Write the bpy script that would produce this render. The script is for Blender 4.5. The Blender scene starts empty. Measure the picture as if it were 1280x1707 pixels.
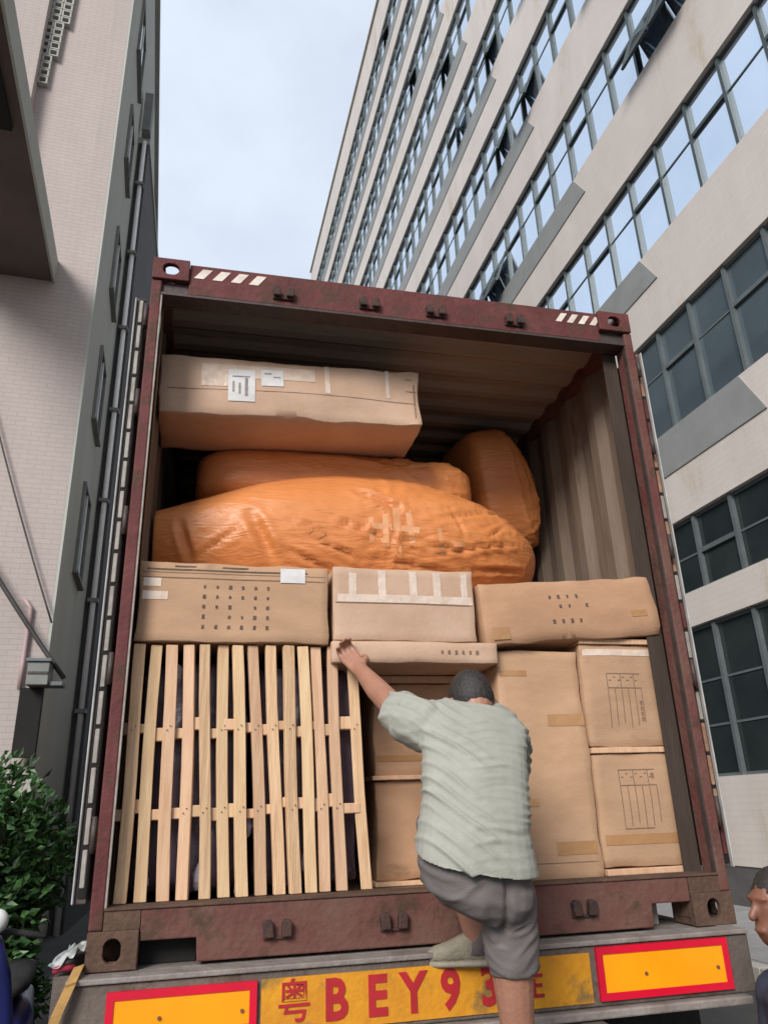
import bpy, bmesh, math, random
from mathutils import Vector, Matrix, noise
random.seed(7)
R = math.radians
scn = bpy.context.scene
COL = scn.collection

# ------------------------------------------------------------------ camera
CAM = Vector((-0.8956, -3.0259, 0.4743))
YAW, PITCH, ROLL, FPX = 0.23780, 0.37370, -0.03397, 1259.67      # focal length in pixels of a 1280 x 1707 frame
_f = Vector((math.sin(YAW)*math.cos(PITCH), math.cos(YAW)*math.cos(PITCH), math.sin(PITCH)))
_r0 = Vector((math.cos(YAW), -math.sin(YAW), 0)); _u0 = _r0.cross(_f)
_r = _r0*math.cos(ROLL) + _u0*math.sin(ROLL)
_u = -_r0*math.sin(ROLL) + _u0*math.cos(ROLL)
cd = bpy.data.cameras.new('camera'); cam = bpy.data.objects.new('camera', cd); COL.objects.link(cam)
cam.matrix_world = Matrix(((_r.x, _u.x, -_f.x, CAM.x), (_r.y, _u.y, -_f.y, CAM.y), (_r.z, _u.z, -_f.z, CAM.z), (0, 0, 0, 1)))
cd.sensor_fit = 'VERTICAL'; cd.sensor_height = 36.0; cd.lens = 36.0*FPX/1707.0
cd.clip_start = 0.05; cd.clip_end = 2000
scn.camera = cam

def ray(px, py):
    return (_f*FPX + _r*(px-640) - _u*(py-853.5)).normalized()
def at(px, py, axis, v):
    """point of the real place seen at a photo pixel, on the plane axis = v"""
    d = ray(px, py); i = 'xyz'.index(axis)
    return CAM + d*((v-CAM[i])/d[i])

# ------------------------------------------------------------------ world, sun, exposure
SUN_EL, SUN_AZ = R(30), R(214)          # azimuth from +y towards +x: the sun stands behind the camera
w = bpy.data.worlds.new('World'); scn.world = w; w.use_nodes = True
nt = w.node_tree; nt.nodes.clear(); N = nt.nodes.new; L = nt.links.new
out = N('ShaderNodeOutputWorld'); bg = N('ShaderNodeBackground'); bg.inputs['Strength'].default_value = 0.12
sky = N('ShaderNodeTexSky'); sky.sky_type = 'NISHITA'; sky.sun_disc = False
sky.sun_elevation = SUN_EL; sky.sun_rotation = SUN_AZ; sky.dust_density = 2.0
tc = N('ShaderNodeTexCoord'); mp = N('ShaderNodeMapping'); mp.inputs['Scale'].default_value = (1.6, 1.6, 2.4)
n1 = N('ShaderNodeTexNoise'); n1.inputs['Scale'].default_value = 1.7; n1.inputs['Detail'].default_value = 7; n1.inputs['Roughness'].default_value = 0.52
rp = N('ShaderNodeValToRGB'); rp.color_ramp.elements[0].position = 0.36; rp.color_ramp.elements[0].color = (.74, .74, .74, 1)
rp.color_ramp.elements[1].position = 0.66; rp.color_ramp.elements[1].color = (.97, .97, .97, 1)
mx = N('ShaderNodeMix'); mx.data_type = 'RGBA'; mx.inputs[7].default_value = (5.7, 6.35, 7.3, 1)
L(tc.outputs['Generated'], mp.inputs[0]); L(mp.outputs[0], n1.inputs['Vector']); L(n1.outputs[0], rp.inputs[0])
L(rp.outputs[0], mx.inputs[0]); L(sky.outputs[0], mx.inputs[6]); L(mx.outputs[2], bg.inputs[0]); L(bg.outputs[0], out.inputs[0])
sd = bpy.data.lights.new('sun', 'SUN'); sd.energy = 3.1; sd.angle = R(22); sd.color = (1, .96, .9)
so = bpy.data.objects.new('sun', sd); COL.objects.link(so)
sv = Vector((math.sin(SUN_AZ)*math.cos(SUN_EL), math.cos(SUN_AZ)*math.cos(SUN_EL), math.sin(SUN_EL)))
so.rotation_euler = sv.to_track_quat('Z', 'Y').to_euler(); so.location = (0, -10, 30)
vs = scn.view_settings; vs.view_transform = 'Standard'; vs.look = 'None'; vs.exposure = 0.25; vs.gamma = 1; vs.use_curve_mapping = False

# ------------------------------------------------------------------ materials
MATS = {}
def mat(name, c1, c2=None, scale=6, rough=.7, bump=0, bscale=None, stretch=(1, 1, 1), c3=None, c3t=.62, c3s=2.5, metal=0, spec=.5, detail=6, lo=.35, hi=.65, coat=0, rvar=0):
    if name in MATS: return MATS[name]
    m = bpy.data.materials.new(name); m.use_nodes = True; t = m.node_tree; n = t.nodes.new; l = t.links.new
    b = t.nodes['Principled BSDF']; b.inputs['Roughness'].default_value = rough; b.inputs['Metallic'].default_value = metal
    b.inputs['Specular IOR Level'].default_value = spec; b.inputs['Coat Weight'].default_value = coat
    tcn = n('ShaderNodeTexCoord'); oi = n('ShaderNodeObjectInfo'); mpn = n('ShaderNodeMapping'); mpn.inputs['Scale'].default_value = stretch
    ad = n('ShaderNodeVectorMath'); ad.operation = 'ADD'; sc = n('ShaderNodeVectorMath'); sc.operation = 'SCALE'
    cmb = n('ShaderNodeCombineXYZ')
    for i in range(3): l(oi.outputs['Random'], cmb.inputs[i])
    sc.inputs['Scale'].default_value = 37.0; l(cmb.outputs[0], sc.inputs[0])
    l(tcn.outputs['Object'], ad.inputs[0]); l(sc.outputs[0], ad.inputs[1]); l(ad.outputs[0], mpn.inputs[0])
    nz = n('ShaderNodeTexNoise'); nz.inputs['Scale'].default_value = scale; nz.inputs['Detail'].default_value = detail; nz.inputs['Roughness'].default_value = .62
    l(mpn.outputs[0], nz.inputs['Vector'])
    c2 = c2 or tuple(x*.8 for x in c1)
    rmp = n('ShaderNodeValToRGB'); e = rmp.color_ramp.elements
    e[0].position = lo; e[0].color = (*c1, 1); e[1].position = hi; e[1].color = (*c2, 1)
    l(nz.outputs[0], rmp.inputs[0]); col = rmp.outputs[0]
    if c3:
        n3 = n('ShaderNodeTexNoise'); n3.inputs['Scale'].default_value = c3s; n3.inputs['Detail'].default_value = 9; n3.inputs['Roughness'].default_value = .7
        l(mpn.outputs[0], n3.inputs['Vector'])
        r3 = n('ShaderNodeValToRGB'); r3.color_ramp.elements[0].position = c3t; r3.color_ramp.elements[1].position = c3t+.1
        l(n3.outputs[0], r3.inputs[0]); m3 = n('ShaderNodeMix'); m3.data_type = 'RGBA'; m3.inputs[7].default_value = (*c3, 1)
        l(r3.outputs[0], m3.inputs[0]); l(col, m3.inputs[6]); col = m3.outputs[2]
    if rvar:
        hs = n('ShaderNodeHueSaturation'); mr = n('ShaderNodeMapRange'); mr.inputs['To Min'].default_value = 1-rvar; mr.inputs['To Max'].default_value = 1+rvar
        l(oi.outputs['Random'], mr.inputs[0]); l(mr.outputs[0], hs.inputs['Value']); l(col, hs.inputs['Color']); col = hs.outputs[0]
    l(col, b.inputs['Base Color'])
    if bump:
        bn = n('ShaderNodeTexNoise'); bn.inputs['Scale'].default_value = bscale or scale*4; bn.inputs['Detail'].default_value = 5
        l(mpn.outputs[0], bn.inputs['Vector']); bp = n('ShaderNodeBump'); bp.inputs['Strength'].default_value = bump; bp.inputs['Distance'].default_value = .02
        l(bn.outputs[0], bp.inputs['Height']); l(bp.outputs[0], b.inputs['Normal'])
    MATS[name] = m; return m

card = mat('cardboard', (.47, .29, .178), (.405, .245, .145), 5, .82, .1, 60, c3=(.37, .215, .13), c3t=.64, c3s=4, rvar=.1, stretch=(1, 1, 2.5))
card3 = mat('brown_cardboard', (.44, .255, .15), (.37, .21, .12), 5, .82, .1, 60, c3=(.29, .16, .09), c3t=.62, c3s=4, rvar=.06, stretch=(1, 1, 2.5))
card2 = mat('pale_cardboard', (.52, .355, .255), (.46, .30, .205), 5, .8, .1, 60, c3=(.40, .25, .16), c3t=.66, rvar=.05)
tape_tan = mat('tan_tape', (.40, .22, .10), (.36, .19, .085), 9, .18, .15, 30)
tape_clear = mat('pale_tape', (.66, .54, .46), (.55, .42, .33), 14, .14, .25, 30)
tape_sack = mat('clear_tape_on_orange', (.70, .36, .19), (.66, .29, .12), 18, .12, .15, 30)
label_m = mat('white_label', (.66, .65, .65), (.55, .53, .52), 12, .3)
ink = mat('black_ink', (.06, .045, .04), (.14, .095, .07), 60, .8)
grey_ink = mat('grey_ink', (.16, .15, .15), (.3, .28, .27), 40, .6)
faint_ink = mat('faint_ink', (.17, .10, .07), (.24, .15, .10), 60, .85)
wood = mat('pine_wood', (.64, .44, .27), (.47, .29, .16), 9, .8, .25, 30, stretch=(7, 7, .45), c3=(.30, .16, .08), c3t=.66, c3s=6, rvar=.2)
wood_y = mat('yellowish_pine_wood', (.64, .46, .275), (.54, .345, .19), 9, .75, .15, 30, stretch=(6, 6, .5), c3=(.33, .2, .09), c3t=.72, c3s=5, rvar=.14)
wood_p = mat('pinkish_pine_wood', (.64, .42, .27), (.53, .315, .19), 9, .75, .15, 30, stretch=(6, 6, .5), rvar=.12)
maroon = mat('maroon_paint', (.085, .022, .023), (.135, .042, .040), 5, .7, .25, 40, spec=.25, c3=(.075, .035, .024), c3t=.50, c3s=7)
maroon_dusty = mat('dusty_maroon_paint', (.12, .036, .034), (.14, .075, .058), 4, .8, .3, 40, spec=.25, c3=(.075, .042, .03), c3t=.54, c3s=5)
rust = mat('rust', (.20, .085, .045), (.11, .05, .03), 12, .9, .4, 50)
rust_brown = mat('brown_grime', (.12, .07, .05), (.075, .045, .033), 9, .9, .4, 50, spec=.25, c3=(.15, .075, .045), c3t=.6)
dark_metal = mat('dark_metal', (.035, .025, .024), (.06, .04, .035), 10, .6, .2)
keeper_m = mat('rusty_dark_metal', (.03, .018, .017), (.07, .03, .022), 16, .8, .3)
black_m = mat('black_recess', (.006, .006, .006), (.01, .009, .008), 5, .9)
roof_m = mat('roof_lining', (.27, .215, .17), (.34, .275, .22), 3, .75, .15, 30, stretch=(.6, 3, 3), c3=(.2, .13, .09), c3t=.6, c3s=3)
inner_m = mat('container_lining', (.14, .10, .074), (.19, .145, .11), 3, .75, .15, 30, stretch=(3, 3, .6), c3=(.12, .06, .033), c3t=.58, c3s=3)
stop_m = mat('dark_brown_lining', (.062, .046, .036), (.045, .032, .025), 5, .85, .2, 30, stretch=(3, 3, .5), spec=.2)
floor_m = mat('plywood_floor', (.22, .15, .1), (.16, .11, .07), 5, .8, .2)
white_hz = mat('white_hazard_paint', (.72, .66, .6), (.55, .46, .4), 12, .6)
gasket_m = mat('pale_gasket', (.34, .32, .29), (.22, .19, .165), 12, .6, .1, c3=(.28, .13, .06), c3t=.66, c3s=7)
gasket_r = mat('rusty_gasket', (.36, .22, .13), (.22, .10, .06), 12, .7, .1)
lip_m = mat('white_gasket_lip', (.44, .43, .42), (.30, .28, .27), 9, .5)
door_m = mat('door_grey_brown', (.06, .05, .045), (.09, .06, .05), 5, .6, .2)
beam_m = mat('dirty_grey_paint', (.15, .122, .105), (.105, .083, .07), 6, .85, .35, 40, spec=.25, c3=(.085, .055, .038), c3t=.54, c3s=8)
beam_top = mat('worn_grey_steel', (.27, .235, .215), (.17, .14, .125), 8, .7, .3, 40)
orange_r = mat('orange_reflector', (.95, .36, .004), (.88, .31, .003), 3, .35, .05, c3=(.35, .13, .01), c3t=.74, c3s=9)
red_r = mat('red_reflector', (.68, .004, .03), (.55, .006, .03), 4, .35)
yellow_p = mat('dirty_yellow_paint', (.66, .29, .008), (.54, .21, .008), 6, .7, .2, 40, c3=(.24, .14, .035), c3t=.52, c3s=5)
red_p = mat('red_lettering', (.42, .012, .02), (.34, .01, .015), 10, .6)
skin_m = mat('skin', (.36, .175, .115), (.31, .145, .095), 14, .5, .12, 90)
skin_d = mat('dark_skin', (.22, .095, .06), (.17, .07, .045), 14, .5, .1, 90)
hair_m = mat('black_hair', (.012, .010, .009), (.035, .03, .028), 120, .6, .25, 320)
shirt_m = mat('pale_grey_green_cotton', (.34, .338, .295), (.295, .295, .255), 9, .9, .25, 260)
shorts_m = mat('grey_shorts_cloth', (.15, .132, .128), (.125, .11, .107), 9, .9, .2, 240)
navy_m = mat('dark_blue_cotton', (.03, .035, .06), (.02, .024, .045), 9, .9, .2, 240)
shoe_m = mat('beige_canvas', (.27, .24, .18), (.20, .175, .13), 20, .8, .3, 120)
sole_m = mat('cream_rubber', (.28, .25, .19), (.2, .18, .14), 15, .7, .2)
sock_m = mat('grey_sock', (.16, .13, .13), (.12, .1, .1), 30, .95, .3, 200)
pink_tile = mat('pinkish_grey_tiles', (.60, .54, .50), (.54, .485, .445), 1.0, .65, .08, 30, stretch=(1, 1, .3), c3=(.49, .41, .32), c3t=.57, c3s=.8)
shadow_strip = mat('shadow_grey', (.245, .25, .245), (.21, .215, .21), 2, .7, .08, 30)  # cast-shadow tone coloured into the strips below the sills
frame_m = mat('dark_green_window_frame', (.035, .05, .05), (.05, .065, .065), 3, .45)
frame_l = mat('pale_window_frame', (.11, .13, .135), (.085, .1, .105), 3, .5)
glass_hi = mat('mirror_glass', (.70, .79, .90), (.66, .76, .88), 1, .03, metal=.9)
glass_mid = mat('blue_grey_glass', (.13, .17, .20), (.10, .135, .16), .7, .06, metal=.45)
glass_lo = mat('dark_glass', (.016, .023, .025), (.028, .036, .036), .8, .08, spec=.5)
beige_w = mat('beige_plaster', (.44, .375, .355), (.40, .345, .325), 1.0, .85, .1, 20, stretch=(1, 1, .3), c3=(.38, .325, .295), c3t=.62, c3s=.5)
grey_w = mat('grey_concrete_render', (.42, .43, .395), (.37, .38, .35), .9, .85, .1, 20, stretch=(1, 1, .2))
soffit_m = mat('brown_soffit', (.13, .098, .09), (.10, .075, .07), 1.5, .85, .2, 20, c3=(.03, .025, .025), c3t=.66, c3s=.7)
block_m = mat('pale_breeze_block', (.42, .42, .39), (.34, .34, .31), 8, .85)
dark_w = mat('dark_grey_cladding', (.045, .046, .048), (.06, .06, .06), 1, .7)
pipe_m = mat('white_plastic_pipe', (.80, .79, .79), (.72, .71, .71), 4, .4)
pink_pipe = mat('pinkish_pipe', (.42, .30, .30), (.36, .26, .26), 4, .5)
box_grey = mat('grey_enamel', (.19, .195, .185), (.15, .155, .15), 6, .6)
cable_m = mat('black_cable', (.03, .026, .026), (.05, .045, .045), 8, .6)
white_m = mat('white_enamel', (.72, .74, .74), (.62, .64, .64), 3, .35)
blue_m = mat('dark_blue_paint', (.02, .025, .14), (.015, .02, .1), 4, .35)
rubber_m = mat('black_rubber', (.012, .012, .012), (.022, .02, .02), 12, .85, .3)
chrome_m = mat('dull_steel', (.4, .4, .4), (.3, .3, .3), 9, .35, metal=.9)
plastic_w = mat('cloudy_plastic_sheet', (.52, .54, .52), (.36, .38, .37), 10, .35, .4, 30)
red_c = mat('red_ribbon_cloth', (.42, .03, .07), (.3, .02, .05), 10, .7)
strap_m = mat('ochre_webbing', (.42, .24, .07), (.32, .18, .06), 14, .85, .2)
asphalt = mat('asphalt', (.05, .05, .048), (.075, .073, .07), 1.5, .9, .3, 60)
pave_m = mat('pale_paving', (.32, .31, .30), (.27, .265, .26), 3, .85, .15, 30, rvar=.06)
kerb_m = mat('cream_kerb_stone', (.50, .46, .40), (.42, .39, .34), 5, .8, .2)
plinth_m = mat('dark_stone_plinth', (.10, .095, .095), (.075, .07, .07), 5, .7)
wrap_m = mat('dark_purple_wrapping', (.085, .055, .075), (.13, .09, .115), 5, .4, .4, 14, c3=(.34, .29, .36), c3t=.60, c3s=4)
scrap_m = mat('pale_lilac_film', (.50, .45, .52), (.34, .29, .36), 14, .4, .4, 40)
leaf_m = mat('green_leaf', (.016, .052, .015), (.055, .135, .032), 16, .42, lo=.4, hi=.6, c3=(.13, .23, .05), c3t=.64, c3s=12, spec=.4)
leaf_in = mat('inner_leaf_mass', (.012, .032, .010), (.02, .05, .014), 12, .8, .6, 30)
bark_m = mat('brown_bark', (.09, .06, .04), (.06, .04, .03), 10, .9, .4)

def tile_joints(m, bw, bh, dark):
    t = m.node_tree; n = t.nodes.new; l = t.links.new; b = t.nodes['Principled BSDF']; src = b.inputs['Base Color'].links[0].from_socket
    tcn = n('ShaderNodeTexCoord'); sp = n('ShaderNodeSeparateXYZ'); ad = n('ShaderNodeMath'); cb = n('ShaderNodeCombineXYZ'); br = n('ShaderNodeTexBrick'); mx_ = n('ShaderNodeMix'); mx_.data_type = 'RGBA'; mx_.blend_type = 'MULTIPLY'
    l(tcn.outputs['Object'], sp.inputs[0]); l(sp.outputs[0], ad.inputs[0]); l(sp.outputs[1], ad.inputs[1]); l(ad.outputs[0], cb.inputs[0]); l(sp.outputs[2], cb.inputs[1]); l(cb.outputs[0], br.inputs['Vector'])
    br.inputs['Scale'].default_value = 1; br.inputs['Brick Width'].default_value = bw; br.inputs['Row Height'].default_value = bh; br.inputs['Mortar Size'].default_value = bh*.09
    br.inputs['Color1'].default_value = (1, 1, 1, 1); br.inputs['Color2'].default_value = (.96, .96, .96, 1); br.inputs['Mortar'].default_value = (dark, dark, dark, 1)
    mx_.inputs[0].default_value = 1; l(src, mx_.inputs[6]); l(br.outputs['Color'], mx_.inputs[7]); l(mx_.outputs[2], b.inputs['Base Color'])
tile_joints(pink_tile, .30, .10, .93); tile_joints(beige_w, .28, .09, .84)
def sack_material():
    m = mat('orange_woven_plastic', (.68, .255, .085), (.61, .21, .062), 3, .40, 0, c3=(.56, .17, .04), c3t=.66, c3s=5)
    t = m.node_tree; n = t.nodes.new; l = t.links.new; b = t.nodes['Principled BSDF']
    tcn = n('ShaderNodeTexCoord')
    wv = [n('ShaderNodeTexWave'), n('ShaderNodeTexWave')]
    for q, dr in zip(wv, ('X', 'Z')):
        q.bands_direction = dr; q.inputs['Scale'].default_value = 110; q.inputs['Distortion'].default_value = 1.2; l(tcn.outputs['Object'], q.inputs[0])
    mp2 = n('ShaderNodeMapping'); mp2.inputs['Scale'].default_value = (4, 4, 16); mp2.inputs['Rotation'].default_value = (0, .35, 0); l(tcn.outputs['Object'], mp2.inputs[0])
    nz = n('ShaderNodeTexNoise'); nz.inputs['Scale'].default_value = 1.6; nz.inputs['Detail'].default_value = 4; nz.inputs['Distortion'].default_value = 1.4; l(mp2.outputs[0], nz.inputs[0])
    a1 = n('ShaderNodeMath'); l(wv[0].outputs['Fac'], a1.inputs[0]); l(wv[1].outputs['Fac'], a1.inputs[1])
    b1 = n('ShaderNodeBump'); b1.inputs['Strength'].default_value = .08; b1.inputs['Distance'].default_value = .002; l(a1.outputs[0], b1.inputs['Height'])
    b2 = n('ShaderNodeBump'); b2.inputs['Strength'].default_value = .3; b2.inputs['Distance'].default_value = .03; l(nz.outputs[0], b2.inputs['Height']); l(b1.outputs[0], b2.inputs['Normal'])
    l(b2.outputs[0], b.inputs['Normal'])
    return m
sack_m = sack_material()

# ------------------------------------------------------------------ helpers
class MB:
    """collects faces in world coordinates; build() links them as one mesh object"""
    def __init__(s): s.v = []; s.f = []
    def add(s, vs, fs):
        o = len(s.v); s.v += [Vector(v) for v in vs]; s.f += [[i+o for i in f] for f in fs]; return s
    def box(s, x0, x1, y0, y1, z0, z1):
        vs = [(x, y, z) for z in (z0, z1) for y in (y0, y1) for x in (x0, x1)]
        return s.add(vs, [(0, 2, 3, 1), (4, 5, 7, 6), (0, 1, 5, 4), (2, 6, 7, 3), (0, 4, 6, 2), (1, 3, 7, 5)])
    def hexa(s, p):   # 8 points: four of one end (loop), four of the other
        return s.add(p, [(3, 2, 1, 0), (4, 5, 6, 7), (0, 1, 5, 4), (1, 2, 6, 5), (2, 3, 7, 6), (3, 0, 4, 7)])
    def tube(s, pts, rad, n=10, cap=True):
        pts = [Vector(p) for p in pts]; rad = rad if isinstance(rad, (list, tuple)) else [rad]*len(pts)
        vs = []; fs = []
        for i, p in enumerate(pts):
            t = (pts[min(i+1, len(pts)-1)]-pts[max(i-1, 0)]).normalized()
            a = t.cross(Vector((0, 0, 1)) if abs(t.z) < .9 else Vector((1, 0, 0))).normalized(); b = t.cross(a)
            for k in range(n):
                q = 2*math.pi*k/n; vs.append(p+(a*math.cos(q)+b*math.sin(q))*rad[i])
        for i in range(len(pts)-1):
            for k in range(n): fs.append((i*n+k, i*n+(k+1) % n, (i+1)*n+(k+1) % n, (i+1)*n+k))
        if cap: fs.append(list(range(n))[::-1]); fs.append([(len(pts)-1)*n+k for k in range(n)])
        return s.add(vs, fs)
    def ball(s, c, rx, ry=None, rz=None, rot=None, n=16):
        ry = ry or rx; rz = rz or rx; c = Vector(c); vs = []; fs = []; h = n//2
        for i in range(1, h):
            for k in range(n):
                a = math.pi*i/h; q = 2*math.pi*k/n
                p = Vector((rx*math.sin(a)*math.cos(q), ry*math.sin(a)*math.sin(q), rz*math.cos(a)))
                vs.append(c+(rot @ p if rot else p))
        top = Vector((0, 0, rz)); b0 = len(vs); vs.append(c+(rot @ top if rot else top)); vs.append(c-(rot @ top if rot else top))
        for i in range(h-2):
            for k in range(n): fs.append((i*n+k, (i+1)*n+k, (i+1)*n+(k+1) % n, i*n+(k+1) % n))
        for k in range(n):
            fs.append((b0, k, (k+1) % n)); fs.append((b0+1, (h-2)*n+(k+1) % n, (h-2)*n+k))
        return s.add(vs, fs)
    def limb(s, pts, rad):            # tapered chain with round joints, for fusing
        s.tube(pts, rad, 14)
        for p, r_ in zip(pts, rad): s.ball(p, r_*1.0, n=14)
        return s
    def loft(s, rings):               # rings: (centre, axis_a, axis_b) half axes as vectors
        n = 28; vs = []; fs = []
        for c, a, b in rings:
            c = Vector(c); a = Vector(a); b = Vector(b)
            for k in range(n):
                q = 2*math.pi*k/n; cs, sn = math.cos(q), math.sin(q); e = .85
                vs.append(c+a*math.copysign(abs(cs)**e, cs)+b*math.copysign(abs(sn)**e, sn))
        for i in range(len(rings)-1):
            for k in range(n): fs.append((i*n+k, i*n+(k+1) % n, (i+1)*n+(k+1) % n, (i+1)*n+k))
        fs.append(list(range(n))[::-1]); fs.append([(len(rings)-1)*n+k for k in range(n)])
        return s.add(vs, fs)
    def extrude(s, poly, axis, a, b):  # polygon of (u, v); axis 'y': u=x v=z; 'x': u=y v=z; 'z': u=x v=y
        def P(u, v, w_): return {'y': (u, w_, v), 'x': (w_, u, v), 'z': (u, v, w_)}[axis]
        n = len(poly); vs = [P(u, v, a) for u, v in poly]+[P(u, v, b) for u, v in poly]
        return s.add(vs, [list(range(n)), list(range(n, 2*n))[::-1]]+[(i, (i+1) % n, n+(i+1) % n, n+i) for i in range(n)])
    def ringplate(s, outer, hole, axis, a, b):  # plate with a hole; equal counts of outer and hole points
        def P(u, v, w_): return {'y': (u, w_, v), 'x': (w_, u, v), 'z': (u, v, w_)}[axis]
        n = len(outer); vs = [P(u, v, q) for q in (a, b) for u, v in outer]+[P(u, v, q) for q in (a, b) for u, v in hole]
        fs = []
        for i in range(n):
            j = (i+1) % n
            fs += [(i, j, 2*n+j, 2*n+i), (n+j, n+i, 3*n+i, 3*n+j), (j, i, n+i, n+j), (2*n+i, 2*n+j, 3*n+j, 3*n+i)]
        return s.add(vs, fs)
    def mesh(s, name, off=Vector((0, 0, 0)), bevel=0, seg=2, smooth=False):
        me = bpy.data.meshes.new(name); me.from_pydata([v-off for v in s.v], [], s.f)
        bm = bmesh.new(); bm.from_mesh(me); bmesh.ops.recalc_face_normals(bm, faces=bm.faces)
        if bevel:
            ed = [e for e in bm.edges if len(e.link_faces) == 2 and e.calc_face_angle(0) > .5]
            bmesh.ops.bevel(bm, geom=ed, offset=bevel, segments=seg, affect='EDGES', profile=.5, clamp_overlap=True)
        bm.to_mesh(me); bm.free()
        if smooth:
            for p in me.polygons: p.use_smooth = True
        return me
    def build(s, name, m, parent=None, bevel=0, seg=2, smooth=False, off=None):
        if off is None: off = wloc(parent) if parent else Vector((0, 0, 0))
        me = s.mesh(name, off, bevel, seg, smooth); me.materials.append(m)
        return link(name, me, parent, None if parent else off)
def wloc(o):
    p = Vector((0, 0, 0))
    while o: p += o.location; o = o.parent
    return p
def link(name, me, parent=None, loc=None):
    o = bpy.data.objects.new(name, me); COL.objects.link(o)
    if parent: o.parent = parent
    if loc is not None: o.location = loc
    return o
def thing(name, label, cat, loc=(0, 0, 0), group=None):
    o = bpy.data.objects.new(name, None); COL.objects.link(o); o.location = loc; o.empty_display_size = .1
    o['label'] = label; o['category'] = cat
    if group: o['group'] = group
    return o
def tag(o, label, cat, group=None):
    o['label'] = label; o['category'] = cat
    if group: o['group'] = group
    return o
def single(mb, name, m, label, cat, loc, **k):
    o = mb.build(name, m, None, off=Vector(loc), **k); return tag(o, label, cat)
def fuse(mb, name, m, parent, voxel=.008, smooth=4, disp=None, factor=.5):
    """union of closed pieces as one continuous skin"""
    off = wloc(parent) if parent else Vector((0, 0, 0))
    me = mb.mesh(name+'_raw', off); o = bpy.data.objects.new('raw', me); COL.objects.link(o)
    r_ = o.modifiers.new('r', 'REMESH'); r_.mode = 'VOXEL'; r_.voxel_size = voxel; r_.use_smooth_shade = True
    if smooth: q = o.modifiers.new('s', 'SMOOTH'); q.iterations = smooth; q.factor = factor
    dg = bpy.context.evaluated_depsgraph_get(); dg.update()
    nm = bpy.data.meshes.new_from_object(o.evaluated_get(dg)); bpy.data.objects.remove(o); bpy.data.meshes.remove(me)
    nm.name = name
    if disp:
        vn = [v.normal.copy() for v in nm.vertices]
        for v, n_ in zip(nm.vertices, vn): v.co += n_*disp(v.co+off, n_)
    nm.materials.clear(); nm.materials.append(m)
    for p in nm.polygons: p.use_smooth = True
    nm.update()
    return link(name, nm, parent)
def structure(o): o['kind'] = 'structure'; return o
def stuff(o): o['kind'] = 'stuff'; return o

# ================================================================== SETTING
GZ = -1.25
g = structure(MB().box(-400, 400, -400, 400, GZ-.5, GZ).build('ground', asphalt))

# ------------------------------------------------------------------ right office block
FA = R(1.385)
ob = thing('office_block', 'tall pinkish grey office block with long bands of dark framed windows', 'building', (CAM.x+8.5, CAM.y, CAM.z)); ob.rotation_euler.z = FA
OBM = Matrix.Translation(ob.location) @ Matrix.Rotation(FA, 4, 'Z')
def ob_build(mb, name, m, parent=ob, **k):
    me = mb.mesh(name, **k); me.materials.append(m); return link(name, me, parent)
T0, T1 = -14.0, 53.2
LOWZ = GZ-CAM.z
storeys = [(.31, 2.78, (1.12, 1.85)), (3.37, 4.70, (4.02,)), (6.44, 8.55, (7.73,)), (10.29, 12.4, (11.56,))] + [(14.25+4.1*k, 16.36+4.1*k, (15.5+4.1*k,)) for k in range(7)]
# spandrels between the window bands
edges = [LOWZ+.72] + [z for a, b, _ in storeys for z in (a, b)] + [43.9]
for i in range(0, len(edges), 2):
    z0, z1 = edges[i], edges[i+1]
    mb = MB().box(0, .45, T0, T1, z0, z1)
    ob_build(mb, 'spandrel', pink_tile)
ob_build(MB().box(.02, .5, T0, T1, LOWZ, LOWZ+.72), 'plinth', plinth_m)
ob_build(MB().box(.5, 14, T0+.1, T1-.1, LOWZ, 43.5), 'core_wall', dark_w)
ob_build(MB().box(0, .5, T1, T1+.4, LOWZ, 43.9).box(0, 14, T1+.4, T1+.6, LOWZ, 43.9), 'end_wall', pink_tile)
# diagonal cast shadow put in as grey strips under the sills, each starting one bay further back on every storey
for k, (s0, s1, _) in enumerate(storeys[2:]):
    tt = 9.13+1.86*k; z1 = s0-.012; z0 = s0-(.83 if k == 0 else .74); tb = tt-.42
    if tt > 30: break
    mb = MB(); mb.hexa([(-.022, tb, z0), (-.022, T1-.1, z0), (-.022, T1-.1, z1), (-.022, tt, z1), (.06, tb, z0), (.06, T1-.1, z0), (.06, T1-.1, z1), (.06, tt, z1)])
    ob_build(mb, 'shadow_strip', shadow_strip)
PW = .985; TK = [7.04-2.955+PW*k for k in range(50)]
def frame_mesh(h, tr, thick):
    mb = MB(); hw = PW/2
    mb.box(.05, .15, -hw-.035, -hw+.035, 0, h)                   # mullion
    mb.box(.10, .16, -hw+.035, hw-.035, 0, .05).box(.10, .16, -hw+.035, hw-.035, h-.06, h)
    for z in tr: mb.box(.07 if thick else .11, .155, -hw+.035, hw-.035, z-(.04 if thick else .018), z+(.04 if thick else .018))
    return mb
def pane_mesh(z0, z1):
    hw = PW/2-.03
    return MB().box(.125, .137, -hw, hw, z0, z1)
frames_rest = {True: MB(), False: MB()}; panes_rest = {k: MB() for k in ('lo', 'mid', 'hi')}
FR = {}; PM = {}; nwin = 0
open_sash = {(4, 4), (4, 5), (3, 0), (4, 2), (5, 4), (5, 6), (5, 10), (6, 8), (6, 9), (6, 12), (5, 12), (7, 9), (7, 11), (6, 15), (8, 12), (4, 13), (4, 14), (7, 16), (9, 17), (8, 20), (10, 24)}
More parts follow.
